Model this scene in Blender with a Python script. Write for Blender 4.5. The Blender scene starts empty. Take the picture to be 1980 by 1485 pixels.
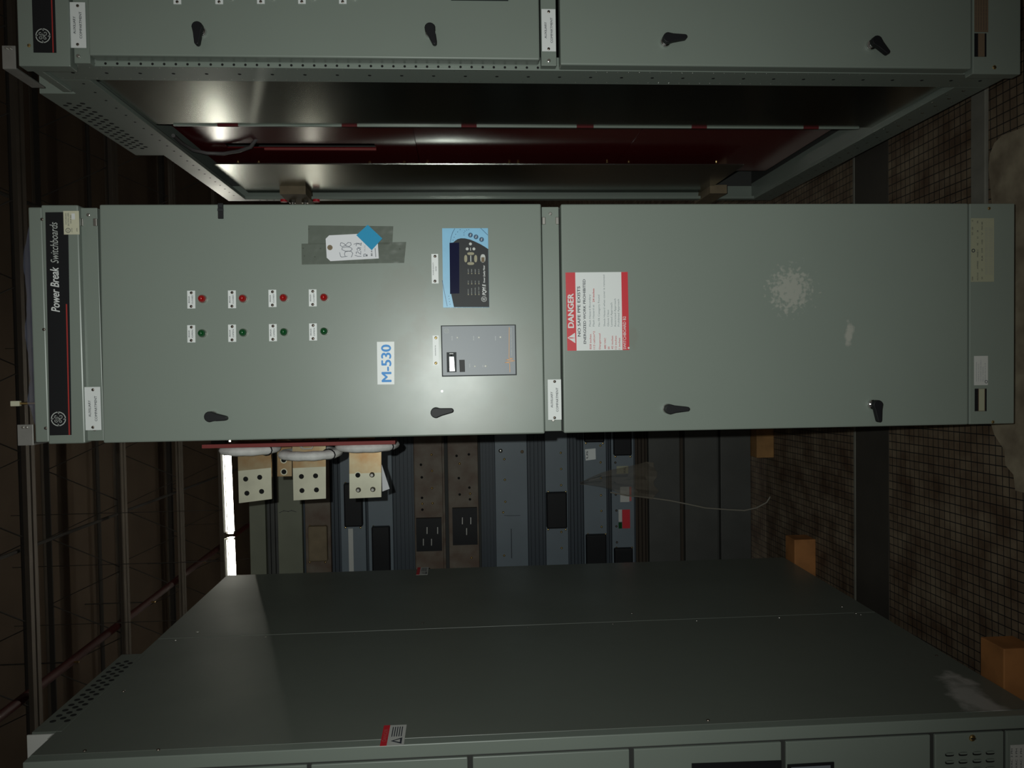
import bpy, math, random
from math import sin, cos, pi, tan, radians, sqrt
from mathutils import Vector, Matrix
random.seed(7)
SC = bpy.context.scene
COL = SC.collection

# ------------------------------------------------------------------ camera
F_PX = 1533.0
PITCH, YAW, ROLL = 0.0669, -0.0277, -0.0170
CAM = Vector((0.0, -1.833, 1.434))
FWD = Vector((sin(YAW)*cos(PITCH), cos(YAW)*cos(PITCH), -sin(PITCH)))
_r = Vector((cos(YAW), -sin(YAW), 0)); _u = _r.cross(FWD)
RGT = _r*cos(ROLL) + _u*sin(ROLL)
UPV = -_r*sin(ROLL) + _u*cos(ROLL)
cd = bpy.data.cameras.new('camera'); cd.sensor_fit = 'HORIZONTAL'; cd.sensor_width = 36
cd.lens = 36*F_PX/1980; cd.clip_start = 0.02; cd.clip_end = 100
cam = bpy.data.objects.new('camera', cd); COL.objects.link(cam)
X, Y, Z = -UPV, RGT, -FWD          # the phone is held on its side: world up points to the left of the frame
cam.matrix_world = Matrix(((X.x, Y.x, Z.x, CAM.x), (X.y, Y.y, Z.y, CAM.y), (X.z, Y.z, Z.z, CAM.z), (0, 0, 0, 1)))
SC.camera = cam

# ------------------------------------------------------------------ world, lights, exposure
w = bpy.data.worlds.new('world'); SC.world = w; w.use_nodes = True
w.node_tree.nodes['Background'].inputs[0].default_value = (0.85, 0.80, 0.70, 1)
w.node_tree.nodes['Background'].inputs[1].default_value = 0.10
SC.view_settings.view_transform = 'Standard'; SC.view_settings.look = 'None'
SC.view_settings.exposure = 0.0; SC.view_settings.gamma = 1.0; SC.view_settings.use_curve_mapping = False
# the phone's own flash, a few centimetres beside the lens
ld = bpy.data.lights.new('camera_flash', 'SPOT'); ld.energy = 83; ld.spot_size = radians(98); ld.spot_blend = 1.0
ld.shadow_soft_size = 0.006; ld.color = (0.94, 1.0, 0.945)
lo = bpy.data.objects.new('camera_flash', ld); COL.objects.link(lo)
lo.location = CAM + RGT*0.035 + UPV*0.06
tgt = Vector((0.0, 0.0, 1.42))
lo.rotation_euler = (tgt - lo.location).to_track_quat('-Z', 'Y').to_euler()

# ------------------------------------------------------------------ pixel -> point on a plane of the place
def ray(px, py):
    return (FWD*F_PX + UPV*(990-px) + RGT*(742.5-py)).normalized()
def at(px, py, y):
    d = ray(px, py); t = (y-CAM.y)/d.y; p = CAM + d*t
    return p
def atx(px, py, x):
    d = ray(px, py); t = (x-CAM.x)/d.x
    return CAM + d*t
def S(y): return (y-CAM.y)/F_PX     # metres per pixel on the plane y

# ------------------------------------------------------------------ materials
MATS = {}
def mat(name, col, rough=0.5, metal=0.0, spec=0.5, noise=0.0, nscale=8.0, coat=0.0, bump=0.0, emit=None, alpha=1.0,
        col2=None, spots=None, rnoise=0.0, aniso=None):
    if name in MATS: return MATS[name]
    m = bpy.data.materials.new(name); m.use_nodes = True; nt = m.node_tree; N = nt.nodes; L = nt.links
    b = N['Principled BSDF']
    b.inputs['Base Color'].default_value = (*col, 1); b.inputs['Roughness'].default_value = rough
    b.inputs['Metallic'].default_value = metal; b.inputs['Specular IOR Level'].default_value = spec
    b.inputs['Coat Weight'].default_value = coat; b.inputs['Alpha'].default_value = alpha
    if emit: b.inputs['Emission Color'].default_value = (*emit[0], 1); b.inputs['Emission Strength'].default_value = emit[1]
    tc = N.new('ShaderNodeTexCoord'); cur = None
    if noise > 0 or bump > 0 or rnoise > 0:
        nz = N.new('ShaderNodeTexNoise'); nz.inputs['Scale'].default_value = nscale; nz.inputs['Detail'].default_value = 6
        L.new(tc.outputs['Object'], nz.inputs['Vector'])
        if noise > 0:
            mx = N.new('ShaderNodeMix'); mx.data_type = 'RGBA'
            c2 = col2 or tuple(c*(1-noise) for c in col)
            rp = N.new('ShaderNodeMapRange'); rp.inputs[1].default_value = 0.35; rp.inputs[2].default_value = 0.72
            L.new(nz.outputs['Fac'], rp.inputs[0]); L.new(rp.outputs[0], mx.inputs[0])
            mx.inputs[6].default_value = (*col, 1); mx.inputs[7].default_value = (*c2, 1)
            cur = mx.outputs[2]
        if bump > 0:
            bp = N.new('ShaderNodeBump'); bp.inputs['Strength'].default_value = bump; bp.inputs['Distance'].default_value = 0.002
            L.new(nz.outputs['Fac'], bp.inputs['Height']); L.new(bp.outputs[0], b.inputs['Normal'])
        if rnoise > 0:
            rr = N.new('ShaderNodeMapRange'); rr.inputs[3].default_value = rough-rnoise; rr.inputs[4].default_value = rough+rnoise
            rr.inputs[1].default_value = 0.3; rr.inputs[2].default_value = 0.7
            L.new(nz.outputs['Fac'], rr.inputs[0]); L.new(rr.outputs[0], b.inputs['Roughness'])
    # dirt and wear with a shape of their own: (centre, radii, colour, strength, noise scale)
    for (c, rad, sc_, st, ns) in (spots or []):
        mp = N.new('ShaderNodeVectorMath'); mp.operation = 'SUBTRACT'; mp.inputs[1].default_value = c
        g = N.new('ShaderNodeNewGeometry'); L.new(g.outputs['Position'], mp.inputs[0])
        dv = N.new('ShaderNodeVectorMath'); dv.operation = 'DIVIDE'; dv.inputs[1].default_value = rad
        L.new(mp.outputs[0], dv.inputs[0])
        ln = N.new('ShaderNodeVectorMath'); ln.operation = 'LENGTH'; L.new(dv.outputs[0], ln.inputs[0])
        nz = N.new('ShaderNodeTexNoise'); nz.inputs['Scale'].default_value = ns; nz.inputs['Detail'].default_value = 4
        L.new(g.outputs['Position'], nz.inputs['Vector'])
        a = N.new('ShaderNodeMath'); a.operation = 'MULTIPLY_ADD'; a.inputs[1].default_value = -3.0; a.inputs[2].default_value = 1.6
        L.new(nz.outputs['Fac'], a.inputs[0])
        s = N.new('ShaderNodeMath'); s.operation = 'ADD'; L.new(ln.outputs['Value'], s.inputs[0]); L.new(a.outputs[0], s.inputs[1])
        mr = N.new('ShaderNodeMapRange'); mr.inputs[1].default_value = 1.05; mr.inputs[2].default_value = 0.6
        mr.inputs[3].default_value = 0.0; mr.inputs[4].default_value = st
        L.new(s.outputs[0], mr.inputs[0])
        mx = N.new('ShaderNodeMix'); mx.data_type = 'RGBA'
        L.new(mr.outputs[0], mx.inputs[0])
        if cur is not None: L.new(cur, mx.inputs[6])
        else: mx.inputs[6].default_value = (*col, 1)
        mx.inputs[7].default_value = (*sc_, 1); cur = mx.outputs[2]
    if cur is not None: L.new(cur, b.inputs['Base Color'])
    MATS[name] = m; return m

PAINT = (0.222, 0.257, 0.226)
def sp(px, py, y, r, col, st, ns=40, rz=None):
    p = at(px, py, y); return ((p.x, p.y, p.z), (r, 0.2, rz or r), col, st, ns)
LG = (0.50, 0.47, 0.42); DK = (0.20, 0.20, 0.165)
mat('paint', PAINT, 0.35, noise=0.07, nscale=3, rnoise=0.05, spec=0.5)
mat('paint_upper_door', PAINT, 0.35, noise=0.07, nscale=3, rnoise=0.05, spots=[
    sp(820, 640, 0, .06, DK, .5, 25, .03), sp(800, 690, 0, .05, DK, .4, 30), sp(900, 800, 0, .10, DK, .25, 18, .12),
    sp(790, 560, 0, .07, DK, .3, 22), sp(900, 608, 0, .03, DK, .35, 20, .07), sp(1015, 700, 0, .10, DK, .2, 14, .05)])
mat('paint_lower_door', PAINT, 0.35, noise=0.07, nscale=3, rnoise=0.05, spots=[
    sp(1528, 560, 0, .055, LG, .42, 95, .055), sp(1642, 645, 0, .03, LG, .5, 30, .012), sp(1222, 645, 0, .035, DK, .3, 30, .015)])
_q = atx(1905, 1362, -.8334)
mat('paint_side_shaded', (0.150, 0.167, 0.145), 0.40, noise=0.10, nscale=2.5, rnoise=0.06, spots=[  # same cabinet paint, its base colour darkened for shade on the left side
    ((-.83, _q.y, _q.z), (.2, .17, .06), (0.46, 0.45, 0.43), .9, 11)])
mat('paint_edge', (0.27, 0.28, 0.22), 0.45, noise=0.2, nscale=10)
mat('inside', (0.035, 0.036, 0.034), 0.7)
mat('black', (0.010, 0.010, 0.012), 0.5, spec=0.3)
mat('hole', (0.004, 0.004, 0.004), 0.9)
mat('plastic_black', (0.010, 0.010, 0.012), 0.5, spec=0.25)
mat('charcoal', (0.018, 0.019, 0.022), 0.5, spec=0.3)
mat('white_plate', (0.78, 0.80, 0.80), 0.4)
mat('white_dull', (0.55, 0.55, 0.53), 0.5)
mat('paper', (0.74, 0.74, 0.78), 0.7)
mat('ink', (0.03, 0.035, 0.05), 0.6)
mat('ink_grey', (0.22, 0.23, 0.27), 0.6)
mat('steel', (0.55, 0.53, 0.50), 0.28, metal=1.0)
mat('screw_dark', (0.16, 0.13, 0.11), 0.35, metal=0.8)
mat('brass', (0.72, 0.52, 0.22), 0.3, metal=1.0)
mat('chrome', (0.75, 0.75, 0.75), 0.10, metal=1.0)
mat('galvanized', (0.42, 0.44, 0.40), 0.22, metal=1.0, noise=0.10, nscale=3, rnoise=0.02)
mat('galvanized_dull', (0.40, 0.39, 0.37), 0.5, metal=0.7, noise=0.2, nscale=20)
mat('red_board', (0.14, 0.012, 0.014), 0.17, noise=0.35, nscale=120, spec=0.6)
mat('tab_red', (0.10, 0.012, 0.014), 0.7, spec=0.2)
mat('red_edge', (0.25, 0.035, 0.032), 0.65)
mat('red_stripe', (0.40, 0.03, 0.025), 0.5)
mat('red_label', (0.62, 0.02, 0.035), 0.45)
mat('white_print', (0.75, 0.76, 0.76), 0.5)
mat('dim_print', (0.50, 0.52, 0.50), 0.5)
mat('red_print', (0.55, 0.13, 0.13), 0.6)
mat('grey_print', (0.27, 0.30, 0.31), 0.6)
mat('blue_print', (0.02, 0.27, 0.72), 0.5)
mat('cyan_note', (0.02, 0.29, 0.52), 0.75)
mat('sky_blue', (0.25, 0.55, 0.80), 0.35, noise=0.08, nscale=30)
mat('navy', (0.015, 0.08, 0.17), 0.4)
mat('lcd', (0.008, 0.010, 0.04), 0.12)
mat('tan_key', (0.33, 0.30, 0.19), 0.5)
mat('light_key', (0.55, 0.56, 0.54), 0.5)
mat('grey_meter', (0.20, 0.22, 0.25), 0.42, spec=0.5)
mat('meter_edge', (0.03, 0.035, 0.038), 0.6, spec=0.3)
mat('orange', (0.75, 0.36, 0.12), 0.5)
mat('led', (0.85, 0.85, 0.80), 0.2)
mat('window', (0.55, 0.75, 0.75), 0.15)
mat('red_lens', (0.33, 0.008, 0.008), 0.12, coat=1.0)
mat('green_lens', (0.006, 0.075, 0.02), 0.12, coat=1.0)
mat('cream_label', (0.62, 0.60, 0.45), 0.6)
mat('olive_label', (0.34, 0.34, 0.24), 0.6)
mat('brown_label', (0.16, 0.11, 0.07), 0.6)
mat('copper_plate', (0.50, 0.42, 0.27), 0.35, metal=0.85, noise=0.4, nscale=18, col2=(0.42, 0.25, 0.12))
mat('silver_plate', (0.66, 0.64, 0.50), 0.45, metal=0.3, noise=0.2, nscale=14)
mat('tape_wrap', (0.93, 0.92, 0.90), 0.6, noise=0.15, nscale=60, bump=0.6)
mat('wire_white', (0.50, 0.48, 0.42), 0.5)
mat('cable_grey', (0.12, 0.11, 0.11), 0.5)
mat('wood', (0.34, 0.175, 0.06), 0.75, noise=0.45, nscale=12, bump=0.3)
mat('wood_orange', (0.40, 0.165, 0.05), 0.75, noise=0.4, nscale=12, bump=0.3)
mat('board_worn', (0.34, 0.285, 0.20), 0.85, noise=0.55, nscale=16, bump=0.5, col2=(0.17, 0.13, 0.09))
mat('grey_board', (0.21, 0.20, 0.17), 0.8, noise=0.3, nscale=10)
mat('bus_blue', (0.165, 0.20, 0.235), 0.45, noise=0.12, nscale=6)
mat('bus_blue_dark', (0.040, 0.052, 0.068), 0.5)
mat('bus_olive', (0.20, 0.21, 0.155), 0.55, noise=0.2, nscale=6)
mat('bus_brown', (0.165, 0.135, 0.105), 0.6, noise=0.45, nscale=14, col2=(0.10, 0.055, 0.035))
mat('bus_dark', (0.075, 0.075, 0.07), 0.6, noise=0.25, nscale=6)
mat('rib_brown', (0.045, 0.032, 0.022), 0.8)
mat('cord_pale', (0.26, 0.24, 0.20), 0.6)
mat('tan_box', (0.22, 0.165, 0.10), 0.7, noise=0.3, nscale=15)
mat('tube_roof_fill', (1, 1, 1), 0.5, emit=((1.0, 0.96, 0.80), 7))  # glow of the two added lamps that brighten the roof
mat('tube_light', (1, 1, 1), 0.5, emit=((1.0, 0.97, 0.84), 16))
mat('fixture_white', (0.7, 0.7, 0.66), 0.5)
mat('joist', (0.15, 0.125, 0.10), 0.7, noise=0.2, nscale=3)
mat('joist_dark', (0.05, 0.045, 0.04), 0.8)
mat('roof_deck', (0.155, 0.110, 0.075), 0.85, noise=0.25, nscale=1.2)
mat('wall_paint', (0.17, 0.145, 0.085), 0.9, noise=0.2, nscale=0.8)
mat('pipe_red', (0.055, 0.009, 0.008), 0.55)
mat('dark_steel', (0.055, 0.047, 0.038), 0.75, metal=0.0, noise=0.3, nscale=5)

def sheet_mat(name, col, a, rough):
    m = bpy.data.materials.new(name); m.use_nodes = True; nt = m.node_tree; N = nt.nodes; L = nt.links
    out = N['Material Output']; b = N['Principled BSDF']
    b.inputs['Base Color'].default_value = (*col, 1); b.inputs['Roughness'].default_value = rough
    t = N.new('ShaderNodeBsdfTransparent'); mx = N.new('ShaderNodeMixShader'); mx.inputs[0].default_value = a
    L.new(t.outputs[0], mx.inputs[1]); L.new(b.outputs[0], mx.inputs[2]); L.new(mx.outputs[0], out.inputs[0])
    nz = N.new('ShaderNodeTexNoise'); nz.inputs['Scale'].default_value = 22; tc = N.new('ShaderNodeTexCoord')
    L.new(tc.outputs['Object'], nz.inputs['Vector']); bp = N.new('ShaderNodeBump'); bp.inputs['Distance'].default_value = .004
    L.new(nz.outputs['Fac'], bp.inputs['Height']); L.new(bp.outputs[0], b.inputs['Normal'])
    MATS[name] = m
sheet_mat('clear_tape', (0.15, 0.17, 0.14), 0.33, 0.26)
sheet_mat('clear_film', (0.35, 0.38, 0.55), 0.3, 0.30)
sheet_mat('dirty_film', (0.28, 0.24, 0.19), 0.4, 0.38)

def floor_material():
    m = bpy.data.materials.new('grid_floor'); m.use_nodes = True; nt = m.node_tree; N = nt.nodes; L = nt.links
    b = N['Principled BSDF']; g = N.new('ShaderNodeNewGeometry')
    mp = N.new('ShaderNodeMapping'); mp.inputs['Scale'].default_value = (1, 1, 1); mp.inputs['Rotation'].default_value = (0, 0, radians(-1.5))
    L.new(g.outputs['Position'], mp.inputs['Vector'])
    bk = N.new('ShaderNodeTexBrick'); bk.offset = 0.0; bk.squash = 1.0
    bk.inputs['Scale'].default_value = 1; bk.inputs['Brick Width'].default_value = .0265; bk.inputs['Row Height'].default_value = .0255
    bk.inputs['Mortar Size'].default_value = .0016; bk.inputs['Mortar Smooth'].default_value = .2; bk.inputs['Bias'].default_value = 0
    bk.inputs['Color1'].default_value = (0.205, 0.165, 0.115, 1); bk.inputs['Color2'].default_value = (0.15, 0.115, 0.08, 1)
    bk.inputs['Mortar'].default_value = (0.012, 0.012, 0.012, 1)
    L.new(mp.outputs[0], bk.inputs['Vector'])
    nz = N.new('ShaderNodeTexNoise'); nz.inputs['Scale'].default_value = 9; nz.inputs['Detail'].default_value = 8
    L.new(g.outputs['Position'], nz.inputs['Vector'])
    cr = N.new('ShaderNodeValToRGB'); cr.color_ramp.elements[0].position = .35; cr.color_ramp.elements[1].position = .7
    cr.color_ramp.elements[0].color = (0.50, 0.36, 0.28, 1); cr.color_ramp.elements[1].color = (1.25, 1.2, 1.15, 1)
    L.new(nz.outputs['Fac'], cr.inputs[0])
    mx = N.new('ShaderNodeMix'); mx.data_type = 'RGBA'; mx.blend_type = 'MULTIPLY'; mx.inputs[0].default_value = 1
    L.new(bk.outputs['Color'], mx.inputs[6]); L.new(cr.outputs[0], mx.inputs[7]); L.new(mx.outputs[2], b.inputs['Base Color'])
    b.inputs['Roughness'].default_value = .8
    MATS['grid_floor'] = m
floor_material()

# ------------------------------------------------------------------ mesh builder
DG = None
FONT_CACHE = {}
def glyph_mesh(s, bold, italic, space):
    key = (s, bold, italic, space)
    if key in FONT_CACHE: return FONT_CACHE[key]
    cu = bpy.data.curves.new('lettering_source', 'FONT'); cu.body = s; cu.size = 1; cu.resolution_u = 3
    cu.fill_mode = 'FRONT' if hasattr(cu, 'fill_mode') else cu.fill_mode
    cu.dimensions = '2D'
    cu.shear = 0.28 if italic else 0; cu.space_character = space
    o = bpy.data.objects.new('lettering_source', cu); COL.objects.link(o)
    dg = bpy.context.evaluated_depsgraph_get(); dg.update()
    me = o.evaluated_get(dg).to_mesh()
    vs = [(v.co.x, v.co.y) for v in me.vertices]; fs = [tuple(p.vertices) for p in me.polygons]
    fn = [p.normal.z for p in me.polygons]
    o.evaluated_get(dg).to_mesh_clear()
    COL.objects.unlink(o); bpy.data.objects.remove(o); bpy.data.curves.remove(cu)
    fs = [f if n >= 0 else f[::-1] for f, n in zip(fs, fn)]
    FONT_CACHE[key] = (vs, fs); return vs, fs

ORG = {}
class B:
    def __init__(s): s.v = []; s.f = []; s.m = []; s.ms = []
    def mi(s, m):
        if m not in s.ms: s.ms.append(m)
        return s.ms.index(m)
    def add(s, vs, fs, m):
        k = len(s.v); s.v += [tuple(v) for v in vs]; i = s.mi(m)
        for f in fs: s.f.append(tuple(k+a for a in f)); s.m.append(i)
    def box(s, x0, x1, y0, y1, z0, z1, m):
        if x0 > x1: x0, x1 = x1, x0
        if y0 > y1: y0, y1 = y1, y0
        if z0 > z1: z0, z1 = z1, z0
        v = [(x0,y0,z0),(x1,y0,z0),(x1,y1,z0),(x0,y1,z0),(x0,y0,z1),(x1,y0,z1),(x1,y1,z1),(x0,y1,z1)]
        s.add(v, [(0,3,2,1),(4,5,6,7),(0,1,5,4),(1,2,6,5),(2,3,7,6),(3,0,4,7)], m)
    def prism(s, pts, y0, y1, m):
        """pts: (x,z) counter-clockwise seen from the front (-y)"""
        n = len(pts)
        a = sum(pts[i][0]*pts[(i+1) % n][1]-pts[(i+1) % n][0]*pts[i][1] for i in range(n))
        if a < 0: pts = pts[::-1]
        v = [(p[0], y0, p[1]) for p in pts] + [(p[0], y1, p[1]) for p in pts]
        f = [tuple(range(n)), tuple(range(2*n-1, n-1, -1))] + [(i, i+n, (i+1) % n+n, (i+1) % n) for i in range(n)]
        s.add(v, f, m)
    def prismx(s, pts, x0, x1, m):
        n = len(pts)
        v = [(x0, p[0], p[1]) for p in pts] + [(x1, p[0], p[1]) for p in pts]
        f = [tuple(range(n)), tuple(range(2*n-1, n-1, -1))] + [(i, i+n, (i+1) % n+n, (i+1) % n) for i in range(n)]
        s.add(v, f, m)
    def pp(s, pxs, y, th, m):
        s.prism([(at(a, b, y).x, at(a, b, y).z) for a, b in pxs], y, y+th, m)
    def cyl(s, a, b, r, m, n=20, r2=None, cap=True):
        a = Vector(a); b = Vector(b); d = (b-a).normalized()
        h = Vector((0, 0, 1)) if abs(d.z) < .9 else Vector((1, 0, 0))
        u = d.cross(h).normalized(); w_ = d.cross(u); r2 = r if r2 is None else r2
        v = [a+(u*cos(2*pi*i/n)+w_*sin(2*pi*i/n))*r for i in range(n)] + [b+(u*cos(2*pi*i/n)+w_*sin(2*pi*i/n))*r2 for i in range(n)]
        f = [(i, (i+1) % n, (i+1) % n+n, i+n) for i in range(n)]
        if cap: f += [tuple(range(n-1, -1, -1)), tuple(range(n, 2*n))]
        s.add(v, f, m)
    def tube(s, pts, r, m, n=8, closed=False):
        P = [Vector(p) for p in pts]; k = len(P); v = []; f = []
        pu = None
        for i, p in enumerate(P):
            a = P[i-1] if (i > 0 or closed) else P[i]; b = P[(i+1) % k] if (i < k-1 or closed) else P[i]
            d = (b-a).normalized()
            if pu is None:
                h = Vector((0, 0, 1)) if abs(d.z) < .9 else Vector((1, 0, 0)); u = d.cross(h).normalized()
            else: u = (pu - d*pu.dot(d)).normalized()
            pu = u; w_ = d.cross(u)
            rr = r[i] if isinstance(r, (list, tuple)) else r
            v += [p+(u*cos(2*pi*j/n)+w_*sin(2*pi*j/n))*rr for j in range(n)]
        for i in range(k if closed else k-1):
            for j in range(n):
                i2 = (i+1) % k
                f.append((i*n+j, i*n+(j+1) % n, i2*n+(j+1) % n, i2*n+j))
        if not closed: f += [tuple(range(n-1, -1, -1)), tuple(range((k-1)*n, k*n))]
        s.add(v, f, m)
    def dome(s, c, r, h, m, n=20, k=6):
        """dome on a plane facing -y"""
        v = []; f = []
        for i in range(k):
            a = pi/2*i/k
            v += [(c[0]+r*cos(a)*cos(2*pi*j/n), c[1]-h*sin(a), c[2]+r*cos(a)*sin(2*pi*j/n)) for j in range(n)]
        v.append((c[0], c[1]-h, c[2])); t = len(v)-1
        for i in range(k-1):
            for j in range(n): f.append((i*n+j, i*n+(j+1) % n, (i+1)*n+(j+1) % n, (i+1)*n+j))
        for j in range(n): f.append(((k-1)*n+j, (k-1)*n+(j+1) % n, t))
        s.add(v, f, m)
    def disc(s, px, py, y, r, m, th=.0006, n=14):
        p = at(px, py, y); s.cyl((p.x, y+th, p.z), (p.x, y, p.z), r, m, n)
    def screw(s, px, py, y, r=.0035, m='screw_dark', h=.0015):
        p = at(px, py, y); s.dome((p.x, y, p.z), r, h, m, 12, 3)
        a = random.uniform(0, pi); s.stroke_w([(p.x-cos(a)*r*.7, p.z-sin(a)*r*.7), (p.x+cos(a)*r*.7, p.z+sin(a)*r*.7)], r*.3, y-h*1.05, 'hole')
    def ring(s, cx, cz, y, r0, r1, m, n=32, a0=0, a1=2*pi, th=.0004):
        full = abs(a1-a0-2*pi) < 1e-6; k = n if full else n+1
        A = [a0+(a1-a0)*i/n for i in range(k)]
        v = [(cx+r0*cos(a), y, cz+r0*sin(a)) for a in A]+[(cx+r1*cos(a), y, cz+r1*sin(a)) for a in A]
        f = [(i, (i+1) % k, (i+1) % k+k, i+k)[::-1] for i in range(n)]
        s.add(v, f, m)
    def stroke_w(s, pts, wd, y, m):
        for (x0, z0), (x1, z1) in zip(pts[:-1], pts[1:]):
            dx, dz = x1-x0, z1-z0; l = sqrt(dx*dx+dz*dz) or 1; nx, nz = -dz/l*wd/2, dx/l*wd/2
            ex, ez = dx/l*wd*.35, dz/l*wd*.35
            s.add([(x0-nx-ex, y, z0-nz-ez), (x1-nx+ex, y, z1-nz+ez), (x1+nx+ex, y, z1+nz+ez), (x0+nx-ex, y, z0+nz-ez)], [(0, 1, 2, 3)], m)
    def stroke(s, pxs, wpx, y, m):
        s.stroke_w([(at(a, b, y).x, at(a, b, y).z) for a, b in pxs], wpx*S(y), y, m)
    def text(s, t, px, py, cap, y, m, length=None, bold=0, italic=False, space=1.0, center=False):
        """px,py: baseline start in the photograph; cap: capital height in px; length: run in px"""
        vs, fs = glyph_mesh(t, bold, italic, space)
        if not vs: return
        x0 = min(v[0] for v in vs); x1 = max(v[0] for v in vs)
        k = S(y); sy = cap*k/0.70; sx = sy if length is None else length*k/(x1-x0)
        p = at(px, py, y); ox = p.x - (x1-x0)*sx/2 if center else p.x
        e = .022*bold
        for i, (du, dv) in enumerate([(0, 0)]+([(-e, 0), (e, 0), (0, e*.6), (0, -e*.6)] if bold else [])):
            s.add([(ox+(v[0]-x0+du)*sx, y-.00002*i, p.z+(v[1]+dv)*sy) for v in vs], fs, m)
    def obj(s, name, parent=None, bevel=0, smooth=False, origin=None, label=None, seg=2):
        po = ORG.get(parent, Vector((0, 0, 0))) if parent else Vector((0, 0, 0))
        if origin is None: origin = po if parent else Vector((0, 0, 0))
        og = Vector(origin)
        me = bpy.data.meshes.new(name)
        me.from_pydata([(v[0]-og.x, v[1]-og.y, v[2]-og.z) for v in s.v], [], s.f)
        for m in s.ms: me.materials.append(MATS[m])
        me.polygons.foreach_set('material_index', s.m)
        if smooth: me.polygons.foreach_set('use_smooth', [True]*len(me.polygons))
        me.update()
        o = bpy.data.objects.new(name, me); COL.objects.link(o)
        if parent: o.parent = parent
        o.location = og-po; ORG[o] = og
        if smooth:
            md = o.modifiers.new('split', 'EDGE_SPLIT'); md.split_angle = radians(38)
        if bevel:
            md = o.modifiers.new('bevel', 'BEVEL'); md.width = bevel; md.segments = seg; md.limit_method = 'ANGLE'; md.angle_limit = radians(50)
        if label: o['label'] = label
        return o

def thing(name, label, cat, loc, group=None):
    o = bpy.data.objects.new(name, None); COL.objects.link(o); o.location = loc; o.empty_display_size = .1
    o['label'] = label; o['category'] = cat
    if group: o['group'] = group
    ORG[o] = Vector(loc); return o
def tag(o, label, cat, group=None, kind=None):
    if kind: o['kind'] = kind
    if label: o['label'] = label; o['category'] = cat
    if group: o['group'] = group
    return o
def rb(b, px0, px1, py0, py1, y, th, m):
    """box plate on a front plane: px extent and py extent in the photograph"""
    c = at((px0+px1)/2, (py0+py1)/2, y); k = S(y); w_, h = (py1-py0)*k/2, (px1-px0)*k/2
    b.box(c.x-w_, c.x+w_, y, y+th, c.z-h, c.z+h, m)

def emblem(b, px, py, r, y, m, wd=1.6):
    """round script monogram"""
    c = at(px, py, y); R = r*S(y); k = S(y)
    for q in range(4):
        a = q*pi/2+.12
        b.ring(c.x, c.z, y, R*.88, R*1.0, m, 12, a, a+pi/2-.10)
        e = a+pi/2-.14
        b.stroke_w([(c.x+R*.93*cos(e), c.z+R*.93*sin(e)), (c.x+R*.80*cos(e+.06), c.z+R*.80*sin(e+.06)), (c.x+R*.72*cos(e-.10), c.z+R*.72*sin(e-.10))], R*.10, y, m)
    Gs = [(-.05, .22), (-.12, .42), (-.28, .50), (-.42, .38), (-.44, .20), (-.34, .10), (-.22, .18), (-.10, .32), (-.02, .10), (-.06, -.12), (-.20, -.30), (-.36, -.42), (-.48, -.30), (-.44, -.14), (-.28, -.08), (-.10, -.02), (.02, .06)]
    Es = [(.42, .30), (.38, .48), (.24, .52), (.12, .40), (.12, .22), (.24, .12), (.36, .14), (.22, .06), (.08, -.06), (.04, -.28), (.14, -.46), (.30, -.50), (.44, -.40), (.46, -.22), (.36, -.18)]
    for st in (Gs, Es):
        b.stroke_w([(c.x+x*R*1.05, c.z+z*R*1.05) for x, z in st], R*.10, y, m)

def handle(parent, px, py, tx, ty, y, origin=None):
    p = at(px, py, y); t = at(tx, ty, y); b = B()
    d = Vector((t.x-p.x, 0, t.z-p.z)); L_ = d.length; d.normalize(); n = Vector((-d.z, 0, d.x))
    b.cyl((p.x, y, p.z), (p.x, y-.007, p.z), .0125, 'chrome', 24, .0115)
    b.cyl((p.x, y-.007, p.z), (p.x, y-.016, p.z), .0085, 'chrome', 20)
    hs = [(-.0, .0115)] ; pts = []
    for i in range(9):
        a = pi/2 + pi*i/8
        pts.append((p.x+d.x*.0118*cos(a)+n.x*.0118*sin(a), p.z+d.z*.0118*cos(a)+n.z*.0118*sin(a)))
    r2 = .0052
    pts.append((p.x+d.x*.012-n.x*.0085, p.z+d.z*.012-n.z*.0085))
    for i in range(7):
        a = -pi/2 + pi*i/6
        pts.append((p.x+d.x*(L_-r2)+d.x*r2*cos(a)+n.x*r2*sin(a), p.z+d.z*(L_-r2)+d.z*r2*cos(a)+n.z*r2*sin(a)))
    pts.append((p.x+d.x*.012+n.x*.0085, p.z+d.z*.012+n.z*.0085))
    b.prism(pts, y-.030, y-.016, 'plastic_black')
    return b.obj('handle', parent, bevel=.0015)

def legend(parent, px0, px1, py0, py1, y, lines, ink='ink', sm='screw_dark', sr=.0034, name='nameplate', m='white_plate', capk=.17):
    b = B(); rb(b, px0, px1, py0, py1, y-.0015, .0015, m)
    cx = (px0+px1)/2; cy = (py0+py1)/2
    b.screw(cx, py0+3.6*(py1-py0)/34 if py1-py0 < 40 else py0+4.2, y-.0015, sr, sm); b.screw(cx, py1-3.6*(py1-py0)/34 if py1-py0 < 40 else py1-4.2, y-.0015, sr, sm)
    for (t, dx, cap, ln) in lines:
        b.text(t, cx+dx, cy, cap, y-.0018, ink, ln, center=True, bold=.5)
    return b.obj(name, parent)

def indicator(parent, px, py, y, lens):
    p = at(px, py, y); b = B()
    b.cyl((p.x, y, p.z), (p.x, y-.006, p.z), .0098, 'steel', 24, .0092)
    b.dome((p.x, y-.006, p.z), .0090, .0120, lens, 22, 7)
    return b.obj('indicator_light', parent, smooth=True, label=('red' if lens == 'red_lens' else 'green')+' domed indicator light')

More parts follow.
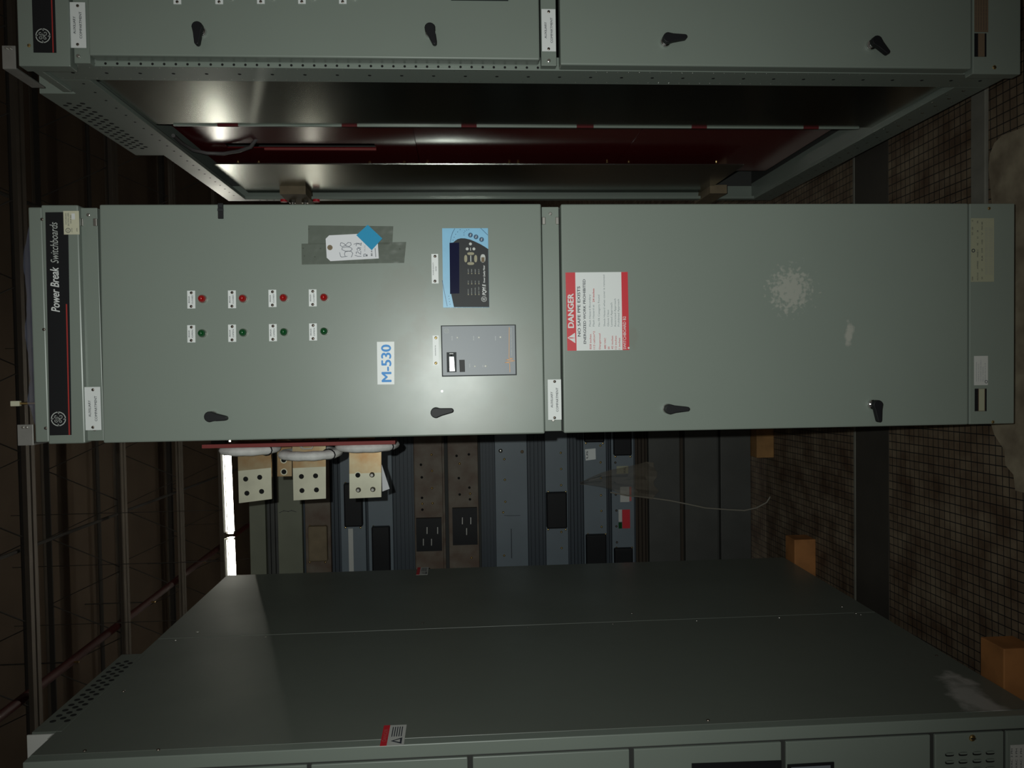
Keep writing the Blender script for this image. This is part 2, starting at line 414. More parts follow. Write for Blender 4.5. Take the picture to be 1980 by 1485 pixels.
def door_panel(x0, x1, z0, z1, yf, th, m, parent, hinge_x, edge='paint_edge'):
    b = B(); b.box(x0, x1, yf, yf+th, z0, z1, m)
    return b.obj('door', parent, bevel=.0035, origin=(hinge_x, yf+th, z0), seg=3)

ZB = 0.09
# ================================================================== THE SETTING
def struct(name, b):
    o = b.obj(name); o['kind'] = 'structure'; return o
b = B(); b.box(-12, 12, -3.2, 24.2, -.05, 0, 'grid_floor'); struct('floor', b)
b = B(); b.box(-12, 12, -3.2, 24.2, 6.36, 6.5, 'roof_deck'); struct('ceiling', b)
b = B(); b.box(-12, 12, 24.0, 24.2, 0, 6.36, 'wall_paint'); struct('wall_back', b)
b = B(); b.box(-9, 9, .725, .945, 0, .002, 'dark_steel'); b.box(-9, 9, .947, .957, 0, .004, 'grey_board')
struct('trim_1', b)

# ================================================================== kit of switchboard pieces
def side_holes(b, x, y0, z0, z1, step, r=.0035, m='hole'):
    z = z0
    while z < z1:
        b.cyl((x-.0004, y0, z), (x+.001, y0, z), r, m, 8); z += step

# ---------------- main (middle) cabinet
XM0, XM1 = -.1675, .3639
def zf(px, y=0): return at(px, 620, y).z
ZT = zf(59)
main = thing('switchboard_cabinet', 'middle grey-green switchboard cabinet with a meter, indicator lights and a danger label', 'electrical cabinet', (.098, .7, ZB))
b = B()   # shell behind the doors and the open frame at the rear
b.box(XM0+.004, XM1-.004, .034, .050, ZB, ZT-.02, 'inside')
for x0 in (XM0+.002, XM1-.052):
    for y0, y1 in ((.036, .09), (1.43, 1.48)):
        b.box(x0, x0+.05, y0, y1, ZB, ZT-.03, 'paint')
for z0 in (ZB, ZT-.075):
    for x0 in (XM0+.002, XM1-.052): b.box(x0, x0+.05, .09, 1.43, z0, z0+.045, 'paint')
    for y0 in (.04, 1.44): b.box(XM0+.052, XM1-.052, y0, y0+.035, z0, z0+.045, 'paint')
b.obj('frame', main, bevel=.002)
# sign panel at the top
b = B()
z1, z2, z0 = zf(59), zf(86), zf(157.5)
xo = .004
b.box(XM0+.004, XM1-.004, .004, .03, z2, z1, 'paint'); b.box(XM0, XM1, 0, .034, z0, z2, 'paint')
signp = b.obj('sign_panel', main, bevel=.003)
b = B(); b.pp([(87.5, 410.5), (96, 842), (138, 841), (131, 410)], -.0012, .0012, 'black')
b.text('Power Break', 115.5, 603, 15.2, -.0016, 'white_print', 83, bold=1, italic=True)
b.text('Switchboards', 113.2, 509, 14.2, -.0016, 'dim_print', 76, italic=True)
b.pp([(127.2, 588), (132.8, 841), (135.4, 841), (129.8, 588)], -.0016, .0003, 'red_stripe')
emblem(b, 113, 810, 13.5, -.0017, 'dim_print')
b.obj('brand_plate', signp)
b = B(); rb(b, 124, 152, 408.8, 452.4, -.0018, .0006, 'cream_label')
for i, l in enumerate(((413, 434), (412, 437), (416, 432))):
    b.text(('SWITCHBOARD', 'SECTION LABEL', 'ISSUE NO.')[i], 129+i*4.6, l[1], 2.4, -.0022, 'ink', l[1]-l[0])
c = at(131.5, 445.5, -.0022); b.ring(c.x, c.z, -.0022, 3.6*S(0), 4.5*S(0), 'ink', 20)
b.text('UL', 133, 448, 3.2, -.0022, 'ink', 4.5); b.text('LISTED', 140, 449, 2, -.0022, 'ink', 8)
rb(b, 138.5, 144.5, 413, 424, -.0021, .0002, 'white_print'); b.text('AMPS', 150, 448, 2, -.0022, 'ink', 7)
b.obj('certification_sticker', signp, label='cream sticker with a round mark')
for q in ((81, 424), (84.5, 637), (88, 828)): b = B(); b.screw(*q, -.0, .0035, 'screw_dark'); b.obj('screw', signp)

def cross_rail(px0, px1, parent, y=.014):
    b = B(); za, zb_ = zf(px0, y), zf(px1, y)
    b.box(XM0+.004, XM1-.004, y, .033, zb_, za, 'paint')
    for xx in (XM0+.03, XM1-.02): b.cyl((xx, y, (za+zb_)/2), (xx, y-.003, (za+zb_)/2), .004, 'steel', 12)
    for zz in (za-.004, zb_+.004):
        b.box(XM1-.045, XM1-.028, y-.004, y, zz-.004, zz+.004, 'steel')
    return b.obj('cross_rail', parent, bevel=.001)
r1 = cross_rail(160.5, 194, main)
legend(r1, 165, 194, 749.5, 830.5, .006, [('AUXILIARY', -4, 4.4, 31), ('COMPARTMENT', 8, 4.4, 47)])
# spacer that carries the nameplate
b = B(); rb(b, 168, 191, 755, 826, .0062, .008, 'paint'); b.obj('mounting_strip', r1)
r2 = cross_rail(1050.5, 1083, main)
legend(r2, 1059.3, 1085.5, 733.5, 812, .006, [('AUXILIARY', -3.5, 4.2, 31), ('COMPARTMENT', 7, 4.2, 47)])
b = B(); rb(b, 1062, 1082, 738, 808, .0062, .008, 'paint'); b.obj('mounting_strip', r2)

# upper door, its left edge standing slightly forward
d1 = door_panel(XM0, XM1, zf(1049.3), zf(198.3), 0, .030, 'paint_upper_door', main, XM1)
rows = [(371.5, 563.8, 597.2), (450, 563.3, 596.8), (528, 562, 594.5), (605.6, 561.2, 593.3)]
for i, (px, p0, p1) in enumerate(rows):
    legend(d1, px-7.2, px+7.2, p0, p1, 0, [('BREAKER', -3, 2.5, 13), ('CLOSED', 3.4, 2.5, 17)], capk=.1)
rows2 = [(372.2, 630.3, 662.8), (450.8, 629.2, 661.7), (529.3, 628.2, 660.5), (606.6, 626.9, 659.2)]
for i, (px, p0, p1) in enumerate(rows2):
    legend(d1, px-7.2, px+7.2, p0, p1, 0, [('BREAKER', -3, 2.5, 13), ('OPEN', 3.4, 2.5, 15)], capk=.1)
for q in ((393.8, 579.3), (471.9, 578.8), (550.2, 577.5), (628, 576.7)): indicator(d1, *q, 0, 'red_lens')
for q in ((394, 645.8), (472.8, 644.4), (551.4, 643.4), (628.5, 642)): indicator(d1, *q, 0, 'green_lens')
handle(d1, 416, 805, 449, 808, 0); handle(d1, 843.5, 797.5, 877, 792.5, 0)
legend(d1, 834.8, 847.6, 492.5, 549, 0, [('POWER QUALITY', -2.4, 2.0, 24), ('METER', 3.0, 2.0, 9)], name='nameplate')
legend(d1, 837.3, 848.8, 650, 707.2, 0, [('SURGE PROTECTOR', 0, 1.8, 20)], sm='brass', name='nameplate')
# catch at the hinge side
b = B(); rb(b, 421.3, 431, 393.8, 423, -.005, .005, 'black'); rb(b, 420.5, 431.8, 404, 409, -.007, .002, 'charcoal'); rb(b, 423, 429, 396, 401, -.0065, .0015, 'charcoal')
b.obj('latch_block', d1, bevel=.0008)
# M-530
b = B(); b.pp([(729.6, 662), (763, 661.6), (763.3, 743.8), (731, 744)], -.0006, .0006, 'white_plate')
b.text('M-530', 757.5, 738.5, 18.3, -.001, 'blue_print', 70, bold=1.4)
b.obj('label', d1, label='white label with blue lettering')
# round dot left by a drill hole
b = B(); b.disc(855, 757, -.0006, .0024, 'led'); b.obj('plug', d1)
# power quality meter
M = lambda u, v: (860+u*90/835.0, 440+v*160/1485.0)   # crop coordinates of the meter face
b = B(); yA = -.006
b.pp([(855, 442.5), (857, 596), (945.8, 595.5), (943.5, 442.3)], yA, .006, 'sky_blue')
yb = yA-.0004
blk = [M(85, 285), M(150, 280), M(190, 245), M(230, 218), M(290, 203), M(360, 205), M(450, 225), M(540, 262), M(640, 310), M(720, 358), M(779, 398), M(795, 1440), M(165, 1440), M(115, 1205), M(95, 1205)]
b.pp(blk, yb, .0003, 'charcoal')
b.pp([M(85, 285), M(258, 282), M(262, 1195), M(97, 1200)], yb-.0004, .0003, 'lcd')
for (u, v) in ((460, 145), (560, 178), (660, 225)):
    q = M(u, v); b.disc(*q, yb-.0002, 4.6*S(0), 'navy'); b.stroke([M(u-6, v+18), M(u+6, v-18)], 1.0, yb-.0006, 'white_print')
b.stroke([M(180, 30), M(140, 100), M(115, 180), M(100, 275)], .9, yb, 'navy'); b.stroke([M(645, 22), M(700, 75), M(770, 145)], .9, yb, 'navy')
b.stroke([M(-45, 960), M(-20, 1100), M(10, 1250), M(45, 1425)], .9, yb, 'navy')
for u, v in ((275, 48), (230, 88), (195, 132), (168, 184), (148, 238), (345, 145), (345, 105), (362, 75), (395, 55), (430, 48), (72, 1243), (80, 1292), (87, 1340), (95, 1388)):
    b.disc(*M(u, v), yb, .8*S(0), 'navy', n=8)
for u, v, m_ in ((460, 305, 'light_key'), (402, 395, 'light_key'), (522, 395, 'light_key')): b.disc(*M(u, v), yb-.001, 2.8*S(0), m_, .001)
def blob(u, v, ru, rv, m_, y, th, n=14, p=2.6):
    pts = []
    for i in range(n):
        a = 2*pi*i/n; cu_, sv = cos(a), sin(a)
        pts.append(M(u+ru*math.copysign(abs(cu_)**(2/p), cu_), v+rv*math.copysign(abs(sv)**(2/p), sv)))
    b.pp(pts, y, th, m_)
for u, v, ru, rv in ((465, 480, 62, 26), (465, 658, 62, 26), (376, 570, 27, 66), (554, 570, 27, 66)): blob(u, v, ru, rv, 'tan_key', yb-.0012, .0012)
b.stroke([M(465, 520), M(467, 620)], 1.8, yb-.0003, 'dim_print'); b.stroke([M(461, 375), M(463, 420)], 1.4, yb-.0003, 'dim_print')
blob(683, 565, 45, 75, 'light_key', yb-.0008, .0008); b.pp([M(655, 545), M(712, 545), M(712, 632), M(655, 632)], yb-.0012, .0004, 'tan_box')
for u in (422, 484, 548, 612):
    for v in (845, 1030, 1222): b.disc(*M(u, v-8), yb-.0003, 1.1*S(0), 'tan_key', n=8)
for j, u in enumerate((428, 490, 553, 618)):
    b.text(('ALARM', 'TRIP', 'RESET', 'RELAY')[j], *M(u, 820), 1.6, yb-.0004, 'dim_print', 7)
    b.text(('TX1', 'RX1', 'TX2', 'RX2')[j], *M(u, 1008), 1.5, yb-.0004, 'dim_print', 4.5)
    b.text(('STATUS', 'PROGRAM', 'SIMULATED', 'SELF TEST')[j], *M(u, 1200), 1.5, yb-.0004, 'dim_print', 9+j*1.5)
b.text('PQM II', *M(738, 1228), 7.0, yb-.0005, 'white_print', 21, bold=1, italic=True)
b.text('Power Quality Meter', *M(722, 1005), 3.4, yb-.0005, 'white_print', 34, bold=1, italic=True)
emblem(b, *M(703, 1295), 5.2, yb-.0005, 'white_print')
b.obj('power_meter', d1, label='light blue and charcoal panel meter with a dark blue display')
# surge protection unit
M2 = lambda u, v: (820+u*200/1856.0, 600+v*160/1485.0)
b = B(); yA = -.012
b.pp([M2(302, 285), M2(1640, 268), M2(1655, 1172), M2(322, 1200)], yA+.002, .010, 'meter_edge')
b.pp([M2(322, 300), M2(1622, 285), M2(1636, 1155), M2(342, 1180)], yA, .003, 'grey_meter')
yb = yA-.0004
b.pp([M2(405, 765), M2(580, 762), M2(583, 1118), M2(412, 1122)], yb, .0004, 'meter_edge')
b.pp([M2(455, 845), M2(535, 845), M2(550, 1100), M2(462, 1102)], yb-.0005, .0005, 'window'); b.disc(*M2(490, 818), yb-.0008, .0022, 'hole'); b.stroke([M2(460, 790), M2(520, 790)], 1.6, yb-.0004, 'white_print')
b.pp([M2(630, 900), M2(728, 898), M2(735, 1115), M2(640, 1118)], yb, .0004, 'black')
for u, v, r_ in ((597, 503, 1.9), (982, 500, 2.0), (1367, 494, 2.1), (910, 1015, 1.9), (1100, 1012, 2.4)):
    p = at(*M2(u, v), yb); b.dome((p.x, yb, p.z), r_*S(0), r_*S(0)*.8, 'led', 14, 4)
for u in (510, 895, 1285): b.text('PHASE', *M2(u, 550), 1.5, yb-.0002, 'white_print', 8)
b.text('SURGE', *M2(825, 1035), 1.3, yb-.0002, 'white_print', 7); b.text('TEST', *M2(1060, 1035), 1.3, yb-.0002, 'white_print', 5)
b.stroke([M2(1525, 320), M2(1520, 870), M2(1590, 880), M2(1465, 900), M2(1620, 915), M2(1445, 950), M2(1530, 950), M2(1535, 1115)], 1.0, yb-.0002, 'orange')
b.text('TRANSIENT VOLTAGE SURGE SUPPRESSOR', *M2(1575, 840), 2.6, yb-.0003, 'dim_print', 56)
emblem(b, *M2(405, 385), 4.6, yb-.0003, 'dim_print')
b.obj('surge_protection_unit', d1, bevel=0, label='grey unit with a clear face and white lamps')
d1.rotation_euler = (0, 0, radians(1.6))

# lower door
d2 = door_panel(XM0, XM1, zf(1872.4), zf(1087.3), 0, .030, 'paint_lower_door', main, XM1)
handle(d2, 1290, 790, 1327, 789.5, 0); handle(d2, 1686, 782, 1689.5, 815, 0)
D = lambda u, v: (1080+u*160/1320.0, 510+v*180/1485.0)
b = B(); ya = -.0006
b.pp([D(110, 140), D(1102, 130), D(1130, 1375), D(140, 1388)], ya, .0006, 'white_plate')
b.pp([D(110, 140), D(265, 138), D(288, 1386), D(140, 1388)], ya-.0004, .0004, 'red_label')
b.pp([D(1000, 132), D(1102, 130), D(1130, 1375), D(1022, 1377)], ya-.0004, .0004, 'red_label')
yt = ya-.0008
b.pp([D(143, 1182), D(262, 1100), D(268, 1268)], yt, .0003, 'white_print'); b.stroke([D(172, 1183), D(228, 1183)], 1.8, yt-.0003, 'red_label'); b.disc(*D(246, 1184), yt-.0003, .0011, 'red_label', n=8)
b.text('DANGER', *D(243, 1020), 11.2, yt, 'white_print', 66, bold=1.6)
b.text('NO SAFE PPE EXISTS', *D(352, 1158), 5.6, yt, 'ink', 97, bold=.8)
b.text('ENERGIZED WORK PROHIBITED', *D(440, 1275), 5.0, yt, 'ink', 125, bold=.8)
for u, t, l, m_ in ((525, '828 inches', 29, 'red_print'), (583, '113 cal/cm^2', 35, 'red_print'), (672, 'Dangerous!', 31, 'red_print'), (757, '480 VAC', 22, 'red_print'), (815, '00', 5, 'red_print'), (872, '42 inches', 26, 'red_print'), (928, '12 inches', 26, 'red_print'), (985, '1 inches', 22, 'red_print')):
    b.text(t, *D(u, 1362), 3.6, yt, m_, l, bold=.8)
for u, t, l in ((515, 'Flash Hazard Boundary', 62), (573, 'Flash Hazard at', 42), (660, 'No FR Category Found', 61), (745, 'Shock Hazard when cover is removed', 100), (805, 'Glove Class', 32), (860, 'Limited Approach', 46), (918, 'Restricted Approach', 54), (972, 'Prohibited Approach', 53)):
    b.text(t, *D(u, 998), 3.5, yt, 'grey_print', l, bold=.5)
b.text('24 inches', *D(573, 610), 3.6, yt, 'red_print', 26, bold=1.5)
b.text('SWITCHBOARD B2', *D(1078, 1362), 5.6, yt, 'white_print', 64, bold=.5)
b.disc(*D(1118, 1343), yt, .0022, 'led')
b.obj('danger_label', d2, label='white label with red bands reading DANGER')

# kick panel
b = B(); b.box(XM0, XM1, 0.003, .034, ZB, zf(1876), 'paint'); kp = b.obj('kick_panel', main, bevel=.002)
for q in ((1912.7, 403), (1920, 816)): b = B(); b.screw(*q, .003, .004, 'brass'); b.obj('screw', kp)
K = lambda u, v: (1870+u*60/594.0, 410+v*150/1485.0)
b = B(); rb(b, 1875.5, 1924, 419.7, 547, .0022, .0008, 'olive_label'); y_ = .0019
for u, segs in ((115, (('SWITCHBOARD', 1310, 1235), ('DATE', 440, 380), ('1200', 345, 285), ('NO', 180, 150))), (215, (('VOLTS AC', 1310, 1150), ('AMPERES', 1090, 930), ('PHASE 3', 860, 720), ('WIRE', 640, 590), ('HZ 60', 510, 470), ('3', 390, 350), ('RMS', 210, 165))), (300, (('SC RATING', 1290, 1240), ('CAT', 1130, 1080), ('KA', 930, 830), ('SYM', 780, 690), ('100', 610, 525), ('V', 440, 390), ('MAX 480', 340, 180)))):
    for t, a, z in segs: b.text(t, *K(u, a), 3, y_, 'ink', (a-z)*.101)
for u in (360, 385, 430, 460, 490): b.text('SUITABLE FOR USE ON A CIRCUIT CAPABLE OF DELIVERING NOT MORE THAN RATED CURRENT', *K(u, 1200), 1.3, y_, 'ink_grey', 95)
c = at(*K(120, 738), y_); b.ring(c.x, c.z, y_, 2.2*S(0), 3.8*S(0), 'ink', 20)
b.obj('rating_label', kp, label='olive rating label')
b = B(); rb(b, 1882.5, 1911.5, 687, 746, .0022, .0008, 'white_dull')
for i, l in enumerate((40, 36, 44, 30, 38)): b.text(('SEE INSTRUCTION BOOK', 'TORQUE ALL BOLTS', 'USE COPPER WIRE ONLY', 'FIELD WIRING', 'MADE IN U S A')[i], 1889+i*4.2, 738, 2, y_, 'ink_grey', l)
c = at(1907, 738, y_); b.ring(c.x, c.z, y_, 2.2*S(0), 3.2*S(0), 'ink', 16)
b.obj('service_label', kp, label='pale service label')
b = B(); rb(b, 1884.5, 1908, 750.5, 796, .0020, .001, 'brown_label'); rb(b, 1884.5, 1892, 750.5, 796, .0016, .0004, 'black'); rb(b, 1904.5, 1908, 750.5, 796, .0016, .0004, 'black'); rb(b, 1892.5, 1904, 751, 795, .0017, .0003, 'olive_label')
b.obj('data_plate', kp, label='black edged data plate')
# galvanized angle on top of the left corner
def top_angle(px0, px1, py0, py1, y, parent, dep=.10):
    b = B(); a = at(px0, (py0+py1)/2, y); c = at(px1, (py0+py1)/2, y); k = S(y)
    x0 = at((px0+px1)/2, py1, y).x; x1 = at((px0+px1)/2, py0, y).x
    b.box(x0, x1, y, y+.004, c.z, a.z, 'galvanized_dull'); b.box(x0, x0+.004, y+.004, y+dep, c.z, a.z, 'galvanized_dull')
    for q in (.3, .7):
        zz = c.z+(a.z-c.z)*.5; b.cyl((x1-.006, y, zz+(q-.5)*.02), (x1-.006, y-.003, zz+(q-.5)*.02), .003, 'steel', 10)
    return b.obj('corner_angle', parent, bevel=.0008)
top_angle(33.7, 64, 821, 861.5, -.002, main)
# threaded lug standing on the top edge
b = B(); p = at(47, 780, .06); q = at(22, 782, .06)
b.cyl((p.x, .06, p.z-.03), (p.x, .06, q.z-.012), .0028, 'brass', 12); b.box(p.x-.006, p.x+.006, .055, .065, q.z-.020, q.z, 'cream_label')
b.obj('cable_lug', main, bevel=.001)
b = B(); b.box(XM0, XM1, .034, 1.48, ZT-.030, ZT-.026, 'paint'); b.obj('roof_sheet', main)

# ----- bus stubs, current transformers and red board on the left of the middle cabinet
def holeplate(b, pxs, y, th, m, holes, r):
    b.pp(pxs, y, th, m)
    for (a, c_) in holes:
        p = at(a, c_, y); b.cyl((p.x, y+.001, p.z), (p.x, y-.0006, p.z), r, 'hole', 16); b.ring(p.x, p.z, y-.0008, r, r*1.18, 'steel', 18)
C3 = lambda u, v: (400+u*420/1949.0, 820+v*320/1485.0)
YB = .60
def busbar(tip, root_, holes, y, split=None):
    b = B()
    (a0, a1) = tip; (r0, r1) = root_
    b.pp([r0, a0, a1, r1], y, .0095, 'copper_plate')
    if split is not None:
        L0 = (r0[0]+(a0[0]-r0[0])*split, r0[1]+(a0[1]-r0[1])*split); L1 = (r1[0]+(a1[0]-r1[0])*split, r1[1]+(a1[1]-r1[1])*split)
        b.pp([L0, a0, a1, L1], y-.0006, .0007, 'silver_plate')
    for h in holes:
        p = at(*h, y); b.cyl((p.x, y+.002, p.z), (p.x, y-.0012, p.z), .0076, 'hole', 18); b.ring(p.x, p.z, y-.0014, .0076, .0105, 'silver_plate', 20)
    return b.obj('bus_bar', main, label='tin plated bus bar end with bolt holes')
busbar((C3(288, 710), C3(583, 672)), ((455, 690), (520, 690)), [C3(349, 493), C3(475, 477), C3(360, 620), C3(492, 604)], YB, .78)
busbar((C3(778, 685), C3(1068, 668)), ((561, 690), (629, 690)), [C3(849, 470), C3(976, 464), C3(854, 596), C3(984, 590)], YB, .775)
busbar((C3(1280, 668), C3(1565, 655)), ((674, 690), (737, 690)), [C3(1355, 458)], YB, .825)
busbar((C3(632, 470), C3(762, 468)), ((536, 690), (563, 690)), [C3(690, 322), C3(692, 428)], YB+.06)
for q in ((1483, 455), (1360, 590), (1490, 585)):
    b = B(); p = at(*C3(*q), YB); b.dome((p.x, YB-.001, p.z), .0085, .006, 'steel', 12, 3)
    b.cyl((p.x, YB-.004, p.z), (p.x, YB-.012, p.z), .0045, 'steel', 10)
    b.obj('bolt', main)
b = B(); b.pp([C3(1568, 360), C3(1640, 580), C3(1575, 605)], YB+.02, .0006, 'paper'); b.obj('paper_tag', main, label='folded white paper tag')
def ct(c0, c1, y, R=.078):
    """taped ring transformer seen edge-on: axis along x"""
    a = at(*c0, y); e = at(*c1, y); cz = (a.z+e.z)/2; R = abs(a.z-e.z)/2; xc = (a.x+e.x)/2
    b = B(); rt = .0145; n = 40; k = 12; v = []; f = []
    for i in range(n):
        t = 2*pi*i/n; wob = 1+.05*sin(9*t)+.04*random.random()
        for j in range(k):
            s_ = 2*pi*j/k; rr = R-rt*1.6+rt*1.6*cos(s_)*wob
            v.append((xc+rt*.95*sin(s_)*wob, y+rr*sin(t), cz+rr*cos(t)))
    for i in range(n):
        for j in range(k): f.append((i*k+j, i*k+(j+1) % k, ((i+1) % n)*k+(j+1) % k, ((i+1) % n)*k+j))
    b.add(v, f, 'tape_wrap')
    # a dark cable tie round the ring
    t = radians(200); b.tube([(xc+rt*1.1*sin(s_*pi/6), y-(R-rt*1.6+rt*1.75*cos(s_*pi/6))*cos(1.0), cz-(R-rt*1.6+rt*1.75*cos(s_*pi/6))*sin(1.0)) for s_ in range(12)], .002, 'black', 6, True)
    return b.obj('current_transformer', main, smooth=True, label='ring wrapped in white tape')
ct(C3(118, 232), C3(655, 215), YB); ct(C3(640, 262), C3(1215, 265), YB+.005); ct(C3(1150, 195), C3(1728, 188), YB)
b = B(); a = at(*C3(80, 195), YB+.03); c = at(*C3(1720, 150), YB+.03)
b.box(-.235, -.2245, .50, .57, c.z, a.z, 'red_edge'); b.box(-.2245, XM0+.004, .52, .56, c.z+.02, c.z+.06, 'bus_dark'); b.box(-.2245, XM0+.004, .52, .56, a.z-.06, a.z-.02, 'bus_dark')
b.obj('insulating_board', main)
for pts in (((260, 130), (275, 165), (305, 190), (350, 190), (380, 160), (385, 128)), ((730, 132), (790, 150), (830, 200), (850, 225)), ((880, 130), (850, 155), (840, 200), (860, 225), (930, 225), (955, 180), (945, 140), (920, 125)), ((1265, 130), (1300, 155), (1330, 180))):
    P = [at(*C3(*q), YB-.03) for q in pts]
    b = B(); b.tube([(p.x, YB-.03+.004*i, p.z) for i, p in enumerate(P)], .0024, 'wire_white', 8)
    b.obj('secondary_wire', main, smooth=True)

# ----- tag, note and tape on the upper door (each can be lifted off)
T = lambda u, v: (570+u*220/1980.0, 420+v*120/1080.0)
b = B(); b.pp([T(235, 150), T(1715, 165), T(1700, 480), T(235, 480)], -.0006, .0004, 'clear_tape')
b.pp([T(120, 470), T(1940, 440), T(1905, 805), T(128, 835)], -.0011, .0004, 'clear_tape')
for u, v in ((150, 550), (172, 685), (355, 700), (245, 215), (450, 555), (1830, 560)):
    p = at(*T(u, v), -.0012); b.dome((p.x, -.0012, p.z), .0018, .0022, 'clear_tape', 10, 3)
tag(b.obj('adhesive_tape', origin=(at(680, 480, 0).x, -.001, at(680, 480, 0).z)), 'two strips of clear adhesive tape holding a white tag on the grey upper door', 'tape')
b = B(); yt = -.0020
b.pp([T(600, 325), T(1090, 300), T(1435, 290), T(1465, 728), T(625, 775), T(560, 715), T(540, 385)], yt, .0006, 'paper')
b.disc(*T(615, 538), yt-.0004, 5*S(0), 'tan_box', .0004, 20); b.disc(*T(615, 538), yt-.0007, 2.2*S(0), 'brown_label', .0003, 12)
for st in ([(785, 625), (800, 690), (820, 705), (915, 690)], [(880, 690), (868, 650), (880, 615), (930, 600), (985, 605), (1012, 640), (995, 690), (985, 705)],
           [(1000, 575), (960, 602), (880, 600), (825, 575), (825, 545), (880, 528), (960, 532), (998, 555), (1000, 575)],
           [(800, 460), (795, 500), (830, 525), (880, 500), (930, 450), (975, 455), (985, 490), (950, 520), (900, 510), (860, 470), (820, 455), (800, 460)],
           [(1050, 675), (1100, 690), (1160, 690)], [(1075, 650), (1070, 620), (1100, 612), (1125, 640), (1150, 655), (1152, 600)], [(1095, 590), (1085, 560), (1120, 548), (1148, 570), (1120, 590)], [(1095, 540), (1155, 545)], [(1070, 510), (1072, 480), (1110, 470), (1155, 500), (1160, 455)], [(1030, 480), (1080, 462), (1160, 470)],
           [(1200, 690), (1205, 655), (1230, 650), (1265, 680), (1200, 690)]):
    b.stroke([T(*q) for q in st], 1.15, yt-.0005, 'ink_grey')
b.text('TRUCK', *T(1232, 608), 2.2, yt-.0005, 'ink_grey', 12); b.text('BE-4', *T(1355, 685), 3, yt-.0005, 'ink', 10, bold=1); b.text('NO.', *T(1268, 690), 3, yt-.0005, 'ink', 4, bold=2)
b.stroke([T(1400, 550), T(1412, 700)], .9, yt-.0005, 'ink')
tag(b.obj('paper_tag', origin=(at(685, 480, 0).x, yt, at(685, 480, 0).z)), 'white shipping tag with handwritten number 508 taped to the grey upper door', 'tag')
b = B(); b.pp([T(1270, 140), T(1525, 380), T(1340, 585), T(1072, 322)], -.0034, .0008, 'cyan_note')
tag(b.obj('sticky_note', origin=(at(714, 460, 0).x, -.0034, at(714, 460, 0).z)), 'square blue note set cornerwise over the corner of the white tag', 'note')

for o_ in (bpy.data.objects['adhesive_tape'], bpy.data.objects['paper_tag.001'], bpy.data.objects['sticky_note']):
    h_ = ORG[d1]; dl = o_.location - h_; a_ = d1.rotation_euler.z
    o_.location = h_ + Matrix.Rotation(a_, 3, 'Z') @ dl; o_.rotation_euler = (0, 0, a_)

# crumpled clear film lying on top of the middle cabinet
b = B(); nx, ny = 36, 6; v = []; f = []
xa, xb_ = at(45, 820, .03).x, at(45, 443, .03).x
for j in range(ny+1):
    for i in range(nx+1):
        u = i/nx; zz = ZT + .001 + (.009+.004*sin(u*17)+.004*random.random())*(1-j/ny)**.5*min(1, 8*u, 8*(1-u))
        v.append((xa+(xb_-xa)*u, .006+.12*j/ny, zz))
for j in range(ny):
    for i in range(nx): a = j*(nx+1)+i; f.append((a, a+1, a+nx+2, a+nx+1))
v = [(x, y, z-.0) for x, y, z in v]
b.add(v, f, 'clear_film')
tag(b.obj('plastic_film', smooth=True, origin=((xa+xb_)/2, .08, ZT)), 'crumpled clear plastic film lying along the top edge of the middle cabinet', 'film')

# ================================================================== RIGHT CABINET (open left side)
XR = .6752; YR = .0156; YRB = 1.497; ZRT = 2.360; XR2 = XR+.915
yF = -.020
right = thing('switchboard_cabinet', 'right-hand grey-green switchboard cabinet, its open side showing red and metal panels', 'electrical cabinet', (XR+.4575, .75, ZB))
def P2(px, py): return at(px, py, yF)
b = B()
# side frame: front flange, rails, rear post
b.box(XR, XR+.012, YR, .104, ZB, ZRT, 'paint'); b.box(XR+.012, XR+.03, YR, YR+.004, ZB, ZRT, 'paint')
b.box(XR, XR+.012, .104, YRB, ZRT-.075, ZRT, 'paint'); b.box(XR+.012, XR+.05, .072, YRB, ZRT-.006, ZRT, 'paint')
b.box(XR, XR+.012, .104, YRB, ZB, ZB+.085, 'paint'); b.box(XR+.012, XR+.07, .072, YRB, ZB+.079, ZB+.085, 'paint')
b.box(XR, XR+.012, YRB-.035, YRB, ZB+.085, ZRT-.075, 'paint'); b.box(XR+.012, XR+.06, YRB-.004, YRB, ZB, ZRT, 'paint')
b.box(XR2-.05, XR2, YR, YR+.05, ZB, ZRT, 'paint'); b.box(XR2-.05, XR2, YRB-.05, YRB, ZB, ZRT, 'paint')
for z in [ZB+.05+.0745*i for i in range(31)]:
    b.cyl((XR-.0006, .058, z), (XR+.001, .058, z), .0042, 'hole', 10)
for z in [ZB+.03+.0255*i for i in range(88)]:
    b.cyl((XR-.0005, .092, z), (XR+.001, .092, z), .0016, 'steel', 6)
    b.cyl((XR-.0005, .024, z+.012), (XR+.001, .024, z+.012), .0014, 'steel', 6)
zz = zf(200, YR)
z = at(1040, 126, YR).z
while z < at(180, 122, YR).z:
    b.cyl((XR+.006, YR-.0006, z), (XR+.006, YR+.001, z), .0030, 'hole', 10); z += 21.2*S(YR)
for y in [.13+.06*i for i in range(22)]:
    b.cyl((XR-.0006, y, ZRT-.05), (XR+.001, y, ZRT-.05), .0035, 'hole', 8)
    b.cyl((XR-.0006, y, ZB+.045), (XR+.001, y, ZB+.045), .0045, 'galvanized', 8)
    b.cyl((XR-.0006, y+.03, ZB+.018), (XR+.001, y+.03, ZB+.018), .003, 'galvanized', 6); b.cyl((XR-.0006, y+.03, ZB+.07), (XR+.001, y+.03, ZB+.07), .003, 'galvanized', 6)
for z in [ZRT-.13-.028*i for i in range(8)]: b.cyl((XR-.0006, YRB-.018, z), (XR+.001, YRB-.018, z), .004, 'hole', 8)
b.obj('side_frame', right, bevel=.0012)
